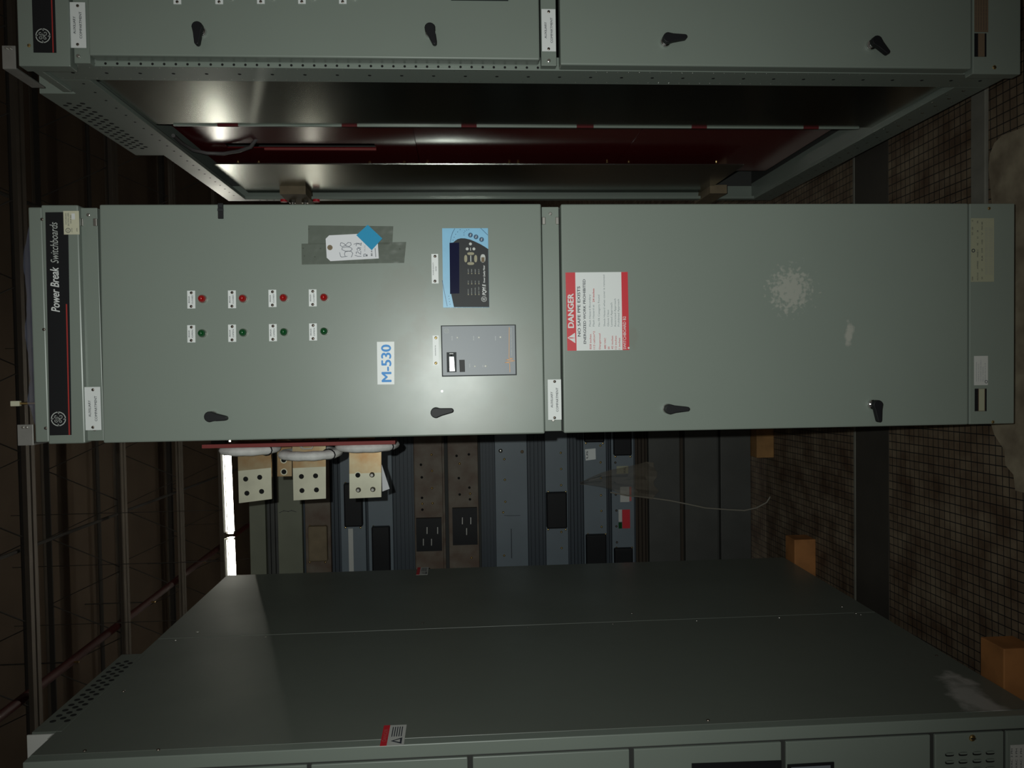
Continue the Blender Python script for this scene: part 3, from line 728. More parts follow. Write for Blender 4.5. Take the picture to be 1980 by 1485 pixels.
b = B(); b.box(XR+.05, XR2, .072, YRB, ZRT-.006, ZRT, 'paint'); b.box(XR2-.006, XR2, YR+.05, YRB-.05, ZB, ZRT, 'paint'); b.box(XR+.07, XR2, .072, YRB, ZB+.079, ZB+.085, 'inside')
b.box(XR+.06, XR2-.05, YRB-.004, YRB, ZB, ZRT, 'inside'); b.box(XR+.30, XR+.306, .08, YRB-.01, ZB+.1, ZRT-.01, 'inside')
b.obj('enclosure', right)
# galvanized panels and red boards
b = B(); b.box(XR+.014, XR+.018, .106, .495, ZB+.092, ZRT-.08, 'galvanized'); b.box(XR+.010, XR+.018, .495, .502, ZB+.13, ZRT-.13, 'paint')
for px in (170+400*0+0, ):
    pass
for i in range(9):
    b.cyl((XR+.0132, .120, 2.15-.22*i), (XR+.015, .088, 2.15-.22*i), .0035, 'steel', 8)
b.obj('barrier_panel', right, label='galvanized sheet panel behind the front frame')
for p0, p1 in ((420, 460), (660, 690), (892, 922), (1117, 1150), (1342, 1372), (1562, 1592)):
    za = atx(p0, 247, XR+.004).z; zb_ = atx(p1, 247, XR+.004).z
    b = B(); b.box(XR+.0095, XR+.019, .4942, .503, zb_, za, 'tab_red')
    b.box(XR+.0185, XR+.022, .503, .505, zb_, za, 'galvanized_dull')
    b.obj('spacer_tab', right, label='dark red tab in the panel edge')
xr = XR+.066
b = B()
zs = [ZRT-.06, atx(805, 285, xr).z, atx(1215, 285, xr).z, ZB+.12]
s0, s1 = atx(427, 280, xr), atx(725, 282, xr)
ys0, ys1 = atx(500, 277, xr).y, atx(500, 286, xr).y
# first board with its slot left open
z_hi, z_lo = atx(436, 281, xr).z, atx(725, 281, xr).z
b.box(xr, xr+.004, .51, ys0, zs[1], zs[0], 'red_board'); b.box(xr, xr+.004, ys1, 1.25, zs[1], zs[0], 'red_board')
b.box(xr, xr+.004, ys0, ys1, z_hi, zs[0], 'red_board'); b.box(xr, xr+.004, ys0, ys1, zs[1], z_lo, 'red_board')
b.box(xr-.006, xr, ys1, ys1+.012, z_lo, z_hi-.12, 'red_edge')
b.obj('insulating_board', right, label='dark red board with a long slot')
b = B(); b.box(xr+.002, xr+.006, .51, 1.25, zs[2], zs[1]-.0015, 'red_board'); b.obj('insulating_board', right)
b = B(); b.box(xr, xr+.004, .51, 1.25, zs[3], zs[2]-.0015, 'red_board'); b.obj('insulating_board', right)
for px in (460, 500, 715, 782, 827, 985, 1002, 1174, 1216, 1385): 
    q = atx(px, 313.5, xr); b = B(); b.cyl((xr+.001, q.y, q.z), (xr-.003, q.y, q.z), .005, 'brass', 8); b.obj('board_screw', right)
b = B(); xg = XR+.026; y0 = atx(700, 318, xg).y
b.box(xg, xg+.004, y0, YRB-.037, ZB+.30, ZRT-.09, 'galvanized')
b.obj('barrier_panel', right, label='galvanized sheet panel at the rear')
b = B(); za, zb_ = atx(515, 350, XR-.004).z, atx(569, 350, XR-.004).z
b.box(XR-.006, XR+.03, YRB-.16, YRB+.05, zb_, za, 'tan_box')
for q in (.25, .75):
    zc = zb_+(za-zb_)*q
    b.cyl((XR-.006, YRB-.045, zc), (XR-.018, YRB-.045, zc), .014, 'steel', 6); b.cyl((XR-.018, YRB-.045, zc), (XR-.030, YRB-.045, zc), .007, 'steel', 10)
for zc in (zb_-.018, za+.012): b.cyl((XR+.0, YRB-.03, zc), (XR-.010, YRB-.03, zc), .014, 'red_label', 12)
b.obj('bus_support', right, label='tan support block with two bolts')
b = B(); za, zb_ = atx(1405, 350, XR).z, atx(1440, 350, XR).z
b.box(XR-.004, XR+.03, YRB-.16, YRB+.05, zb_, za, 'tan_box'); b.obj('bus_support', right)
b = B(); P = [atx(u, v, xr-.02) for u, v in ((335, 262), (350, 276), (372, 290), (400, 296), (432, 297), (462, 292), (485, 284), (500, 281))]
b.tube([(p.x + (.03 if i == 7 else 0), p.y, p.z) for i, p in enumerate(P)], .006, 'cable_grey', 10)
b.obj('control_cable', right, smooth=True)
# vent box on the roof
b = B(); yv0, yv1 = .203, .785; zv0, zv1 = ZRT, ZRT+.088
b.box(XR+.001, XR2-.02, yv0, yv1, zv0, zv1, 'paint')
for r_ in range(4):
    for c_ in range(13):
        yy = yv0+.075+c_*.034+(r_ % 2)*.017; b.cyl((XR+.0004, yy, zv0+.020+r_*.0165), (XR+.002, yy, zv0+.020+r_*.0165), .0066, 'hole', 14)
b.cyl((XR+.03, yv0+.001, zv0+.06), (XR+.03, yv0-.003, zv0+.06), .005, 'brass', 10)
b.obj('roof_vent', right, bevel=.0015)
# front: sign panel, rail, doors, kick panel
def zr(px, y=yF): return at(px, 60, y).z
XS = at(100, 128, yF).x
b = B(); b.box(XS, XR2, yF, YR-.001, zr(134), zr(34), 'paint')
b.box(XS+.006, XR2, YR, YR+.15, zr(58), zr(34)-.004, 'paint')
sp2 = b.obj('sign_panel', right, bevel=.002)
b = B(); x0 = at(85, 102, yF).x
b.box(x0, XR2-.06, yF-.0012, yF, at(108, 60, yF).z, at(64, 60, yF).z, 'black')
q = at(102, 50, yF); b.box(x0, XR2-.5, yF-.0016, yF-.0012, q.z-.0012, q.z+.0012, 'red_stripe')
emblem(b, 83, 69, 13.2, yF-.0018, 'dim_print'); b.obj('brand_plate', sp2)
b = B(); b.screw(56, 88, yF, .004, 'brass'); b.obj('screw', sp2)
b = B(); b.box(at(150, 118, yF).x, XR2, yF+.012, YR-.001, zr(168), zr(137), 'paint'); c = at(152, 109, yF+.012); b.cyl((c.x, yF+.012, c.z), (c.x, yF+.008, c.z), .004, 'steel', 10)
rr = b.obj('cross_rail', right, bevel=.001)
legend(rr, 135.5, 164.5, 6.8, 90, yF+.0075, [('AUXILIARY', -4, 4.4, 32), ('COMPARTMENT', 8, 4.4, 49)])
b = B(); rb(b, 139, 162, 12, 85, yF+.0077, .0045, 'paint'); b.obj('mounting_strip', rr)
b = B(); b.box(at(1060, 123, yF).x, XR2, yF+.012, YR-.001, zr(1076.5), zr(1047), 'paint'); c = at(1061, 118, yF+.012); b.cyl((c.x, yF+.012, c.z), (c.x, yF+.008, c.z), .004, 'steel', 10)
rr = b.obj('cross_rail', right, bevel=.001)
legend(rr, 1047.5, 1074.5, 18.3, 98.5, yF+.0075, [('AUXILIARY', -4, 4.2, 31), ('COMPARTMENT', 7.5, 4.2, 48)])
b = B(); rb(b, 1050, 1072, 23, 94, yF+.0077, .0045, 'paint'); b.obj('mounting_strip', rr)
xd = at(600, 111, yF).x
u1 = door_panel(xd, XR2-.01, zr(1043), zr(170.5), yF, .034, 'paint', right, XR2-.01)
handle(u1, 389, 62, 388, 96, yF); handle(u1, 832, 64, 842, 95, yF)
for px in (342.5, 423.5, 504, 583.5, 662.5):
    legend(u1, px-7, px+7, -27, 7 if px < 500 else 6.5, yF, [('BREAKER', -3, 2.5, 13), ('OPEN', 3.4, 2.5, 15)])
    if px > 360: indicator(u1, px+22, -8, yF, 'green_lens')
b = B(); b.pp([(872, -90), (983, -90), (983, -1), (872, -2)], yF-.008, .008, 'meter_edge'); b.obj('power_meter', u1)
xd = at(1480, 129, yF).x
u2 = door_panel(xd, XR2-.01, zr(1879), zr(1083), yF, .034, 'paint', right, XR2-.01)
handle(u2, 1286, 82, 1322, 80, yF); handle(u2, 1684, 88, 1707, 112, yF)
b = B(); b.box(at(1920, 142, yF).x, XR2, yF+.004, YR-.001, ZB, zr(1883), 'paint'); k2 = b.obj('kick_panel', right, bevel=.002)
b = B(); rb(b, 1883.5, 1912, -70, 63, yF+.0032, .0008, 'brown_label'); 
for i in range(5): b.text('SUITABLE FOR USE ON A CIRCUIT CAPABLE OF DELIVERING', 1888+i*5, 58, 1.8, yF+.0028, 'ink', 110)
b.obj('rating_label', k2, label='brown rating label')
b = B(); rb(b, 1884, 1907.5, 64, 110, yF+.003, .001, 'brown_label'); rb(b, 1884, 1891.5, 64, 110, yF+.0026, .0004, 'black'); rb(b, 1904, 1907.5, 64, 110, yF+.0026, .0004, 'black'); rb(b, 1892, 1903.5, 65, 109, yF+.0027, .0003, 'brown_label'); b.obj('data_plate', k2, label='black edged data plate')
b = B(); b.screw(1923, 130, yF+.004, .005, 'brass'); b.obj('screw', k2)
top_angle(4, 30, 88, 133, yF-.004, right, .12)

# ================================================================== LEFT CABINET
XL = -.8334; YL = -.1075; YLB = 1.379; ZLT = 2.371; XL2 = XL-.915
left = thing('switchboard_cabinet', 'left-hand grey-green switchboard cabinet, its closed side panels facing the middle cabinet', 'electrical cabinet', (XL-.4575, .64, ZB))
YSM = .649
b = B(); b.box(XL2, XL-.012, YL+.03, YLB, ZB, ZLT, 'paint'); b.obj('enclosure', left)
b = B(); b.box(XL-.012, XL, YL+.0305, YSM-.0012, ZB, ZLT, 'paint_side_shaded')
for i in range(9):
    y = YSM-.02; z = ZB+.06+i*.27
    b.cyl((XL-.001, y, z), (XL+.0012, y, z), .0035, 'steel', 8)
for px, py in ((1369, 1393), (306, 1450), (164, 1452), (239, 1337), (1811, 1268)):
    q = atx(px, py, XL); b.cyl((XL-.001, q.y, q.z), (XL+.002, q.y, q.z), .004, 'screw_dark', 10)
sd = b.obj('side_panel', left, bevel=.0015)
b = B(); b.box(XL-.012, XL, YSM+.0012, YLB, ZB, ZLT, 'paint_side_shaded')
for px, py in ((382, 1226), (817, 1209), (1222, 1190), (1628, 1177), (1655, 1190)):
    q = atx(px, py-4, XL); b.cyl((XL-.001, q.y, q.z), (XL+.0015, q.y, q.z), .005, 'steel', 8)
b.obj('side_panel', left, bevel=.0015)
def side_label(p0, p1, p2, p3, name, parent, red=.28):
    Q = [atx(*p, XL+.0006) for p in (p0, p1, p2, p3)]
    y0 = (Q[2].y+Q[3].y)/2; y1 = (Q[0].y+Q[1].y)/2; zt = (Q[0].z+Q[3].z)/2; zb_ = (Q[1].z+Q[2].z)/2
    b = B(); b.box(XL, XL+.0006, y0, y1, zb_, zt, 'white_dull'); zr_ = zt-(zt-zb_)*red
    b.box(XL+.0006, XL+.001, y0, y1, zr_, zt, 'red_label')
    H = zr_-zb_; W = y1-y0
    for i in range(5):
        z = zb_+H*(.2+.14*i); b.box(XL+.0006, XL+.001, y0+W*.42, y0+W*.9, z, z+H*.06, 'ink')
    b.prismx([(y0+W*.06, zb_+H*.15), (y0+W*.36, zb_+H*.15), (y0+W*.21, zb_+H*.8)], XL+.0006, XL+.001, 'ink')
    b.prismx([(y0+W*.14, zb_+H*.26), (y0+W*.28, zb_+H*.26), (y0+W*.21, zb_+H*.6)], XL+.001, XL+.0012, 'white_dull')
    # header lettering
    vs, fs = glyph_mesh('DANGER', 1, False, 1.0)
    x0 = min(v[0] for v in vs); x1 = max(v[0] for v in vs)
    hh = (zt-zr_)*.6/.7; kk = W*.6/(x1-x0)
    b.add([(XL+.0013, y0+W*.2+(v[0]-x0)*kk, zr_+(zt-zr_)*.2+v[1]*hh) for v in vs], fs, 'red_print')
    return b.obj(name, parent, label='red and white warning label')
side_label((742, 1403), (786, 1401), (781, 1441), (735, 1442), 'warning_label', left)
side_label((807, 1097), (828, 1097), (828, 1110), (805, 1112), 'warning_label', left)
# slotted roof strip
b = B(); b.box(XL-.30, XL+.001, 0.034, .521, ZLT, ZLT+.054, 'paint_side_shaded')
b.box(XL-.012, XL+.001, 0.034, .521, ZLT-.012, ZLT, 'paint_side_shaded')
for r_ in range(3):
    for c_ in range(13):
        y = .088+c_*.030+(r_ % 2)*.015; z = ZLT+.034-r_*.0165; b.cyl((XL+.0004, y, z), (XL+.0018, y, z), .0072, 'hole', 12)
b.obj('roof_vent', left, bevel=.001)
# white corner bracket
q = atx(53, 1420, XL); b = B()
y0, y1 = YL+.02, YL+.10
p_in = at(53, 1418, YL+.0); 
b.box(XL-.10, XL-.001, .024, .028, ZLT, ZLT+.060, 'white_dull'); b.box(XL-.10, XL-.001, .000, .024, ZLT, ZLT+.004, 'white_dull')
b.obj('corner_angle', left, bevel=.0006, label='pale corner bracket')
# front
b = B(); b.box(XL-.030, XL, YL, YL+.03, ZB, ZLT, 'paint'); b.box(XL2, XL-.03, YL+.004, YL+.03, ZB, ZLT, 'inside'); b.obj('front_frame', left, bevel=.002)
yG = YL-.002
def zl(px, py=1462): return at(px, py, yG).z
xe = XL-.034
bounds = [(47, 593), (601, 904), (914, 1217), (1226, 1511), (1520, 1799), (1808, 1941)]
for i, (a, c_) in enumerate(bounds):
    b = B(); b.box(XL2, xe, yG, YL+.02, zl(c_), zl(a), 'paint'); d = b.obj('door', left, bevel=.002, origin=(xe, yG, zl(c_)))
    if i == 3:
        b = B(); b.pp([(1338, 1477), (1511, 1471), (1511, 1520), (1338, 1525)], yG-.003, .003, 'black'); b.obj('window', d)
    if i == 4:
        b = B(); b.pp([(1523, 1479), (1613, 1474), (1613, 1520), (1523, 1525)], yG-.003, .003, 'black'); b.pp([(1530, 1484), (1606, 1480), (1606, 1518), (1530, 1520)], yG-.004, .001, 'grey_meter'); b.obj('window', d)
    if i == 5:
        b = B()
        for px in (1836, 1862, 1889, 1914.5):
            for py in (1459, 1474, 1489):
                py_ = py-(px-1836)*.045; p = at(px, py_, yG); w_ = 9.5*S(yG); h_ = 4*S(yG)
                b.prism([(p.x+h_*cos(t)*1.0, p.z+w_*sin(t)) if False else (p.x+h_*math.copysign(abs(cos(t))**.6, cos(t)), p.z+w_*math.copysign(abs(sin(t))**.7, sin(t))) for t in [2*pi*k/16 for k in range(16)]], yG-.0005, yG+.001, 'hole')
                b.prism([(p.x+h_*.5+h_*.45*math.copysign(abs(cos(t))**.6, cos(t)), p.z+w_*.9*math.copysign(abs(sin(t))**.7, sin(t))) for t in [2*pi*k/12 for k in range(12)]], yG-.003, yG+.0005, 'paint')
        b.obj('louvre', d)
        b = B(); b.screw(1880, 1427, yG, .008, 'brass', .004); b.obj('screw', d)
b = B(); b.box(XL2, xe, yG, YL+.02, ZB, zl(1946), 'paint'); kk = b.obj('kick_panel', left, bevel=.002)
b = B(); rb(b, 1951, 2010, 1436, 1540, yG-.0008, .0008, 'white_dull')
for i, px in enumerate((1958, 1967, 1976)): b.text('NO. 480 VAC 3 PH', px, 1520, 4, yG-.0012, 'ink', 78)
b.obj('rating_label', kk, label='pale rating label')

# ================================================================== dunnage under the cabinets and boards on the floor
def block(x0, x1, y0, y1, z0, z1, label, m='wood_orange', name='wooden_block', cat='timber block', group='timber blocks under the equipment'):
    b = B(); b.box(x0, x1, y0, y1, z0, z1, m); o = b.obj(name, bevel=.003, origin=((x0+x1)/2, (y0+y1)/2, z0)); return tag(o, label, cat, group)
g_ = 'timber blocks under the equipment'
x1 = at(1550, 1030, 1.40).x
block(XL2, x1, 1.275, 1.365, 0, .089, 'orange-brown timber block sticking out from under the rear of the left cabinet')
x1 = at(1965, 1231, .12).x
block(XL2, x1, .04, .13, 0, .0885, 'orange-brown timber block under the front of the left cabinet')
block(XM0+.02, XM1-.02, .30, .39, 0, .0885, 'timber block hidden under the front of the middle cabinet', 'wood')
block(XM0+.02, XM1-.02, 1.2, 1.29, 0, .0885, 'timber block hidden under the rear of the middle cabinet', 'wood')
block(XR+.30, XR2, .62, .71, 0, .0885, 'timber block hidden under the front of the right cabinet', 'wood')
block(XR+.30, XR2, 1.2, 1.29, 0, .0885, 'timber block hidden under the rear of the right cabinet', 'wood')
xa = at(1900, 392, .32).x
block(.34, 1.4, .225, .285, 0, .012, 'long grey board lying flat on the floor under the right cabinet', 'grey_board', 'floor_board', 'board', None)
def ragged(x0, x1, y0, y1, n=14, s=.02):
    pts = []
    for i in range(n): pts.append((x0+(x1-x0)*i/n, y0+random.uniform(-s, s)))
    for i in range(n//2): pts.append((x1+random.uniform(-s, s), y0+(y1-y0)*i/(n//2)))
    for i in range(n): pts.append((x1-(x1-x0)*i/n, y1+random.uniform(-s, s)))
    for i in range(n//2): pts.append((x0+random.uniform(-s, s), y1-(y1-y0)*i/(n//2)))
    return pts
b = B(); pts = [(-.30, -.50), (.56, -.50), (.57, .10), (.572, .16), (.56, .19), (.535, .208), (.50, .214), (.44, .205), (.40, .20), (.30, .205), (.1, .205), (-.05, .20), (-.12, .205), (-.17, .21), (-.215, .187), (-.25, .15), (-.29, .145), (-.31, .115), (-.35, .108), (-.352, .0)]
n = len(pts); v = [(p[0], p[1], .010) for p in pts]+[(p[0], p[1], 0) for p in pts]
b.add(v, [tuple(range(n)), tuple(range(2*n-1, n-1, -1))]+[(i, i+n, (i+1) % n+n, (i+1) % n) for i in range(n)], 'board_worn')
tag(b.obj('plywood_sheet', origin=(.16, -.16, 0)), 'worn light brown plywood sheet on the floor in front of the middle cabinet', 'plywood sheet')

# ================================================================== stack of busway lengths behind
YS = 1.767
XS0, XS1 = -2.3, .28
def zs_(px): return at(px, 960, YS).z
def xs_(py, px=900): return at(px, py, YS).x
def busway(px0, px1, f0, f1, face, rib, label, extras=None, back=.14):
    zt, zb_ = zs_(px0), zs_(px1)
    cx = (XS0+XS1)/2
    root = thing('busway_section', label, 'busway', (cx, YS+.08, zb_), 'busway lengths stacked behind the cabinets')
    b = B(); b.box(XS0, XS1, YS, YS+back, zs_(f1), zs_(f0), face); b.obj('housing', root, bevel=.002)
    b = B(); e = .0006
    if zt-zs_(f0) > .002: b.box(XS0, XS1, YS+.035, YS+back-.01, zs_(f0), zt-e, rib)
    if zs_(f1)-zb_ > .002: b.box(XS0, XS1, YS+.035, YS+back-.01, zb_+e, zs_(f1), rib)
    h = zt-zs_(f0); k = max(0, int(h/.016))
    for i in range(k):
        z = zs_(f0)+(i+.6)*h/(k+.3); b.box(XS0, XS1, YS+.015, YS+.036, z-.0015, z+.0015, rib)
    h = zs_(f1)-zb_; k = max(0, int(h/.016))
    for i in range(k):
        z = zb_+(i+.6)*h/(k+.3); b.box(XS0, XS1, YS+.015, YS+.036, z-.0015, z+.0015, rib)
    if b.v: b.obj('rib', root)
    if extras: extras(root)
    return root
def cover(root, p0, p1, q0, q1, m='plastic_black', dep=.035):
    b = B(); rb(b, p0, p1, q0, q1, YS-dep, dep, m); 
    for (a, c_) in ((p0+3, q0-1), (p1-3, q0-1), (p0+3, q1+1), (p1-3, q1+1)): b.screw(a, c_, YS-.001, .005, 'brass', .004)
    b.obj('joint_cover', root, bevel=.006, label='raised cover over the joint')
def studs(root, pts, m='brass', r=.0055):
    for a, c_ in pts:
        b = B(); p = at(a, c_, YS); b.dome((p.x, YS, p.z), r, .006, m, 10, 3)
        b.obj('screw' if m != 'hole' else 'knockout', root, smooth=True)
def slots(root, pts, p0, p1, q0, q1):
    b = B(); rb(b, p0, p1, q0, q1, YS-.02, .02, 'plastic_black')
    for a, c_ in pts: b.stroke([(a, c_-6), (a, c_+6)], 1.6, YS-.021, 'galvanized_dull')
    b.obj('plug_opening', root, label='black plug opening with metal blades')
c4 = lambda u, v: (760+u*400/1856.0, 820+v*320/1485.0)
c5 = lambda u, v: (1080+u*500/1980.0, 820+v*320/1267.0)
busway(478, 533, 481, 512, 'bus_olive', 'bus_dark', 'plain olive-grey busway length, topmost of the stack')
def eB(r): 
    b = B(); b.stroke([C3(650, 795), C3(690, 778), C3(730, 785), C3(760, 775), C3(800, 788)], 1.3, YS-.0006, 'bus_dark'); b.obj('scratch', r)
busway(533, 588, 536, 583, 'bus_olive', 'bus_blue_dark', 'olive-grey busway length with a scratched mark, second from the top', eB)
busway(588, 656, 589, 638, 'bus_brown', 'bus_blue_dark', 'dusty brown busway length with a tan joint box, third from the top', lambda r: cover(r, 596, 632, 1018, 1086, 'tan_box', .03))
def eD(r):
    cover(r, 665, 700, 935, 1019); b = B(); rb(b, 675, 684, 1022, 1180, YS-.003, .003, 'white_dull'); b.obj('trim_strip', r, label='pale strip along the face')
busway(656, 709, 658, 706, 'bus_blue', 'bus_blue_dark', 'blue-grey busway length with a black cover and a pale strip, fourth from the top', eD)
busway(709, 800, 711, 759, 'bus_blue', 'bus_blue_dark', 'blue-grey busway length with a black cover and deep dark ribs below, fifth from the top', lambda r: cover(r, 719, 754, 1019, 1108))
def eG(r):
    slots(r, [c4(305, 955), c4(400, 955), c4(272, 1060), c4(345, 1060)], 805, 854, 1002, 1066)
    studs(r, [c4(262, 715), c4(345, 275), c4(350, 420), c4(350, 575), c4(355, 710)]); studs(r, [c4(250, 365), c4(258, 478), c4(260, 662), c4(263, 768)], 'hole', .006)
busway(800, 860, 802, 856, 'bus_brown', 'bus_brown', 'rusty brown busway length with a four-blade plug opening', eG)
def eH(r):
    slots(r, [c4(622, 868), c4(697, 868), c4(660, 965)], 875, 923, 982, 1054)
    studs(r, [c4(692, 625), c4(597, 355), c4(705, 1200)]); studs(r, [c4(570, 285), c4(680, 272), c4(590, 485), c4(685, 570), c4(598, 632), c4(690, 675)], 'hole', .006)
busway(860, 930, 867, 925, 'bus_brown', 'inside', 'brown busway length with a three-blade plug opening, below the rusty one', eH)
def eI(r):
    studs(r, [c4(998, 315), c4(1003, 500), c4(1007, 697), c4(988, 792), c4(997, 1180)]); studs(r, [c4(965, 240)], 'steel', .010); studs(r, [c4(1158, 248)], 'tan_box', .008)
    b = B(); rb(b, 988, 990, 1022, 1080, YS-.002, .002, 'bus_blue_dark'); b.stroke([c4(1000, 820), c4(1040, 822), c4(1140, 820)], 1.2, YS-.0006, 'bus_blue_dark'); b.obj('seam', r)
busway(930, 1022, 958, 1020, 'bus_blue', 'bus_blue_dark', 'widest blue-grey busway length with a scattering of screws', eI)
def eJ(r):
    cover(r, 1057, 1097, 952, 1023); studs(r, [c4(1505, 258), c4(1508, 403), c4(1508, 548), c4(1510, 968), c4(1513, 1112)])
busway(1022, 1100, 1055, 1098, 'bus_blue', 'bus_blue_dark', 'blue-grey busway length with a square black cover at mid-length and a row of screws', eJ)
def eK(r):
    cover(r, 1134, 1174, 1034, 1100); cover(r, 1130, 1169, 780, 856); studs(r, [c5(320, 165), c5(322, 293), c5(325, 413), c5(325, 545), c5(328, 665), c5(330, 787)])
    b = B(); b.pp([(1131, 869), (1151.5, 867), (1152, 888), (1132.5, 890.5)], YS-.0008, .0008, 'white_plate'); b.text('US', 1137, 886, 3.4, YS-.0012, 'ink', 14, bold=1); b.obj('label', r, label='small white label')
busway(1100, 1176, 1129, 1173, 'bus_blue', 'bus_blue_dark', 'blue-grey busway length with a small white label and black covers at both ends', eK)
def eL(r):
    cover(r, 1187, 1222, 780, 882); cover(r, 1189, 1225, 1060, 1140)
    b = B(); rb(b, 1203, 1218.5, 985, 1022, YS-.0008, .0008, 'red_label'); rb(b, 1196, 1202.8, 985, 1009, YS-.0008, .0008, 'white_dull'); rb(b, 1196, 1202.8, 1010, 1022, YS-.0008, .0008, 'green_lens'); b.obj('label', r, label='red, white and green label')
    b = B(); rb(b, 1192, 1215, 901, 916, YS-.0008, .0008, 'olive_label'); b.text('WAL', 1210, 915, 4.5, YS-.0012, 'ink', 12, bold=1); rb(b, 1199, 1217, 941, 971, YS-.0008, .0008, 'white_dull'); rb(b, 1217, 1221, 941, 969, YS-.0008, .0008, 'red_print'); b.obj('label', r, label='grey label')
    studs(r, [c5(435, 295), c5(438, 540), c5(443, 662), c5(443, 783), c5(447, 905)], 'screw_dark')
busway(1176, 1232, 1183, 1226, 'bus_blue', 'bus_blue_dark', 'blue-grey busway length carrying a red, white and green label', eL)
busway(1232, 1320, 1255, 1315, 'bus_dark', 'rib_brown', 'plain dark grey busway length just below the blue-grey ones')
busway(1320, 1390, 1325, 1388, 'bus_dark', 'rib_brown', 'plain dark grey busway length, second from the bottom')
busway(1390, 1453, 1394, 1452, 'bus_dark', 'bus_dark', 'plain dark grey busway length at the bottom of the stack')
zbt = zs_(1453)
xa = at(1530, 884, YS-.07).x
for x0 in (xa, -1.9):
    block(x0, x0+.14 if x0 != xa else x0+.45, YS-.07, YS+.14, 0, zbt, 'pale timber block under the stacked busway beside the middle cabinet' if x0 == xa else 'timber block under the hidden left end of the stacked busway', 'wood')

# wrapping film and cord hanging in front of the stack
b = B(); pts = [(166, 455, .003), (230, 445, .008), (330, 432, .018), (430, 432, .026), (520, 435, .034), (600, 430, .040), (680, 430, .045), (745, 440, .045)]
v = []; f = []; K_ = 9
yq = YS-.06
for i, (u, w_, r_) in enumerate(pts):
    p = at(*c5(u, w_), yq)
    for j in range(K_):
        a = -1+2*j/(K_-1); v.append((p.x+a*r_*1.9, yq+.016*sin(j*2.3+i)+.01*random.random(), p.z+.012*sin(j*1.7+i*2)*(r_/.04)))
for i in range(len(pts)-1):
    for j in range(K_-1): a = i*K_+j; f.append((a, a+1, a+K_+1, a+K_))
b.add(v, f, 'dirty_film')
tag(b.obj('wrapping_film', smooth=True, origin=(at(1200, 930, yq).x, yq, at(1270, 930, yq).z)), 'torn brownish wrapping film hanging in a point in front of the stacked busway', 'film')
b = B(); P = [at(*c5(u, w_), YS-.016) for u, w_ in ((395, 522), (520, 545), (680, 560), (850, 585), (990, 612), (1120, 640), (1300, 655), (1420, 660), (1510, 640), (1590, 600), (1635, 530), (1660, 440), (1672, 370), (1655, 275))]
b.tube([(p.x, YS-.016-.008*abs(sin(i)), p.z) for i, p in enumerate(P)], .0032, 'cord_pale', 8)
tag(b.obj('cord', smooth=True, origin=(P[8].x, YS-.05, P[8].z)), 'thin pale cord looping down from the busway stack to the floor', 'cord')

# ================================================================== roof joists, pipe, lights
def joist(y, z, label, D=.80):
    root = thing('roof_joist', label, 'roof joist', (0, y, z))
    b = B()
    b.box(-8.9, 8.9, y-.075, y-.015, z, z+.012, 'joist'); b.box(-8.9, 8.9, y-.024, y-.015, z+.012, z+.07, 'joist')
    b.box(-8.9, 8.9, y+.015, y+.075, z, z+.012, 'joist'); b.box(-8.9, 8.9, y+.015, y+.024, z+.012, z+.07, 'joist')
    b.obj('bottom_chord', root)
    b = B(); b.box(-8.9, 8.9, y-.06, y+.06, z+D-.012, z+D, 'joist'); b.box(-8.9, 8.9, y-.01, y+.01, z+D-.07, z+D-.012, 'joist_dark'); b.obj('top_chord', root)
    b = B(); x = -8.8; pts = []
    i = 0
    while x < 8.8:
        pts.append((x, y, z+.02 if i % 2 == 0 else z+D-.03)); x += .40; i += 1
    b.tube(pts, .013, 'joist_dark', 6); b.obj('web', root)
    return root
ZJ = CAM.z+4.0
for y, l in ((3.55, 'open-web roof joist nearest the camera, high overhead'), (5.83, 'open-web roof joist just above the top of the middle cabinet'), (7.87, 'open-web roof joist second beyond the middle cabinet top'), (9.82, 'open-web roof joist third beyond the middle cabinet top'), (11.8, 'open-web roof joist farthest away, beyond the lit strip lamp')):
    joist(y, ZJ, l, 6.36-ZJ-.002)
b = B(); p0, p1 = at(60, 1350, 5.8), at(345, 1140, 9.9)
zp = ZJ+.12
xa_ = p0.x
b.cyl((xa_, -3.1, zp), (xa_, 13.95, zp), .045, 'pipe_red', 14)
for y in (2.6, 4.6, 6.7, 8.8, 10.9): b.cyl((xa_, y, zp), (xa_, y, 6.36), .008, 'joist_dark', 6); b.cyl((xa_, y, zp-.09), (xa_, y, zp-.04), .012, 'brass', 8)
tag(b.obj('sprinkler_pipe', smooth=True, origin=(xa_, 5, zp)), 'dark red sprinkler pipe running under the roof above the left cabinet', 'pipe')
def line(name, a, c, r, label, m='joist_dark', cat='conduit', group=None):
    b = B(); b.cyl(a, c, r, m, 8); o = b.obj(name, origin=((a[0]+c[0])/2, (a[1]+c[1])/2, (a[2]+c[2])/2)); tag(o, label, cat, group)
line('conduit', (at(112, 300, 4.9).x, -3, 5.9), (at(112, 300, 4.9).x, 13.9, 5.9), .022, 'thin dark conduit under the roof on the right')
line('conduit', (-8.9, 9.1, ZJ+.85), (8.9, 9.1, ZJ+.85), .028, 'dark conduit crossing the roof just before the farthest joist')
line('conduit', (-8.9, 6.13, ZJ+.25), (8.9, 6.13, ZJ+.25), .024, 'dark conduit running right beside the bottom of a joist above the middle cabinet')
xq = at(150, 980, 7).x
line('conduit', (xq, -3, ZJ+.3), (xq-.5, 13.9, ZJ+.3), .02, 'dark conduit running to the back above the gap on the left')
line('bridging_rod', (-8.8, 4.8, 5.85), (8.8, 4.8, 5.85), .014, 'thin bridging rod between the nearest joists', cat='rod')
line('bridging_rod', (-8.8, 10.6, 5.85), (8.8, 10.6, 5.85), .014, 'thin bridging rod between the farthest joists', cat='rod')
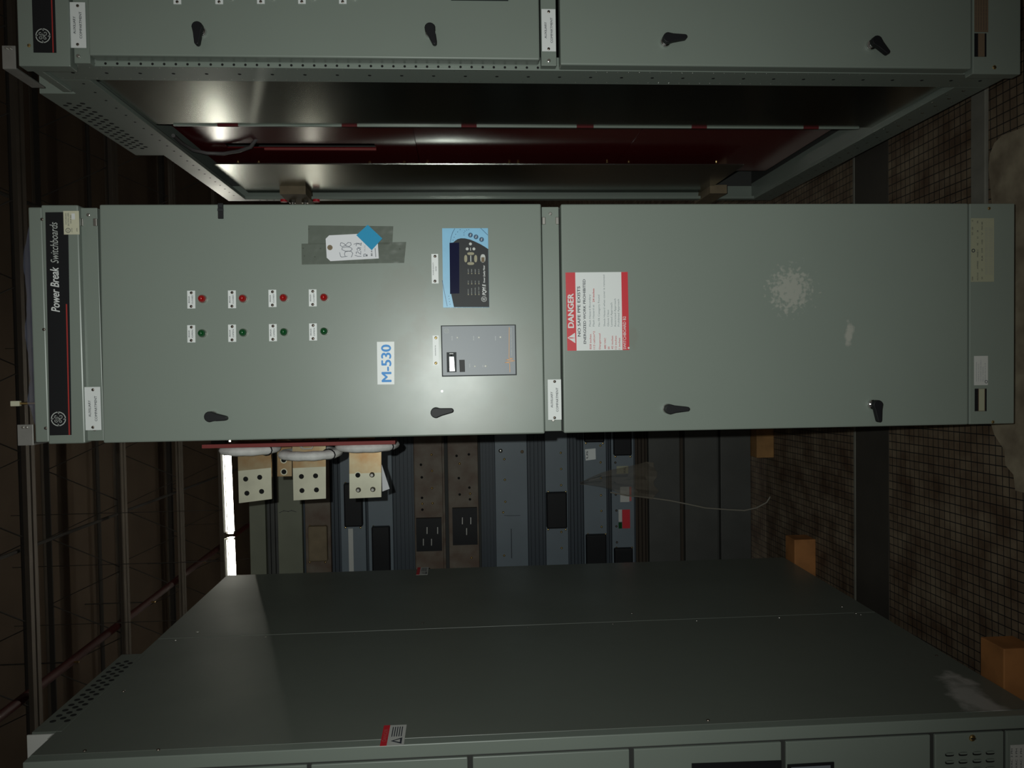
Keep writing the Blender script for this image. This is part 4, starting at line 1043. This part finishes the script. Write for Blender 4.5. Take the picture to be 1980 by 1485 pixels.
# strip lamp
YT = 7.17
A_ = at(440.5, 880, YT); B_ = at(450.2, 1112, YT)
dx = (B_-A_).normalized()
mid = at(447.2, 1035, YT)
def strip(c0, c1, root, lit='tube_light'):
    b = B(); b.cyl(c0, c1, .034, lit, 16); b.obj('tube', root, smooth=True)
    b = B(); u = (Vector(c1)-Vector(c0)).normalized(); up = Vector((0, 0, 1))
    n0, n1 = Vector(c0)+u*.014, Vector(c1)-u*.014
    for (lo_, hi_, w0, w1) in ((.05, .075, .02, .02),):
        v = []
        for c in (n0, n1):
            v += [c+Vector((0, -w0, lo_)), c+Vector((0, w0, lo_)), c+Vector((0, w1, hi_)), c+Vector((0, -w1, hi_))]
        b.add(v, [(0, 1, 2, 3), (7, 6, 5, 4), (0, 4, 5, 1), (1, 5, 6, 2), (2, 6, 7, 3), (3, 7, 4, 0)], 'fixture_white')
    for c in (n0, n1):
        b.box(c.x-.012, c.x+.012, c.y-.02, c.y+.02, c.z-.035, c.z+.05, 'fixture_white')
    b.obj('housing', root)
    b = B()
    for c in (n0+u*.25, n1-u*.25): b.cyl((c.x, c.y, c.z+.075), (c.x, c.y, 6.36), .004, 'joist_dark', 6)
    b.obj('hanger', root)
g1 = mid-dx*.022; g2 = mid+dx*.022
f1 = thing('strip_lamp', 'long lit fluorescent strip lamp showing just above the busway stack', 'lamp', tuple(g1))
strip(tuple(g1-dx*2.36), tuple(g1), f1)
f2 = thing('strip_lamp', 'shorter lit fluorescent strip lamp running on behind the left cabinet', 'lamp', tuple(g2))
strip(tuple(g2), tuple(g2+dx*1.18), f2)
f3 = thing('strip_lamp', 'unseen fluorescent strip lamp added to light the roof, far back behind the busway stack', 'lamp', (-3.0, 12.2, 3.9))  # added lamp, out of sight, brightens the roof deck beyond the stack
strip((-3.0, 12.2, 3.9), (-.64, 12.2, 3.9), f3, 'tube_roof_fill')
f4 = thing('strip_lamp', 'unseen fluorescent strip lamp added to light the roof, far back behind the left cabinet', 'lamp', (-5.5, 12.2, 3.9))  # second added lamp, also unseen, for more light on the roof
strip((-5.5, 12.2, 3.9), (-3.1, 12.2, 3.9), f4, 'tube_roof_fill')
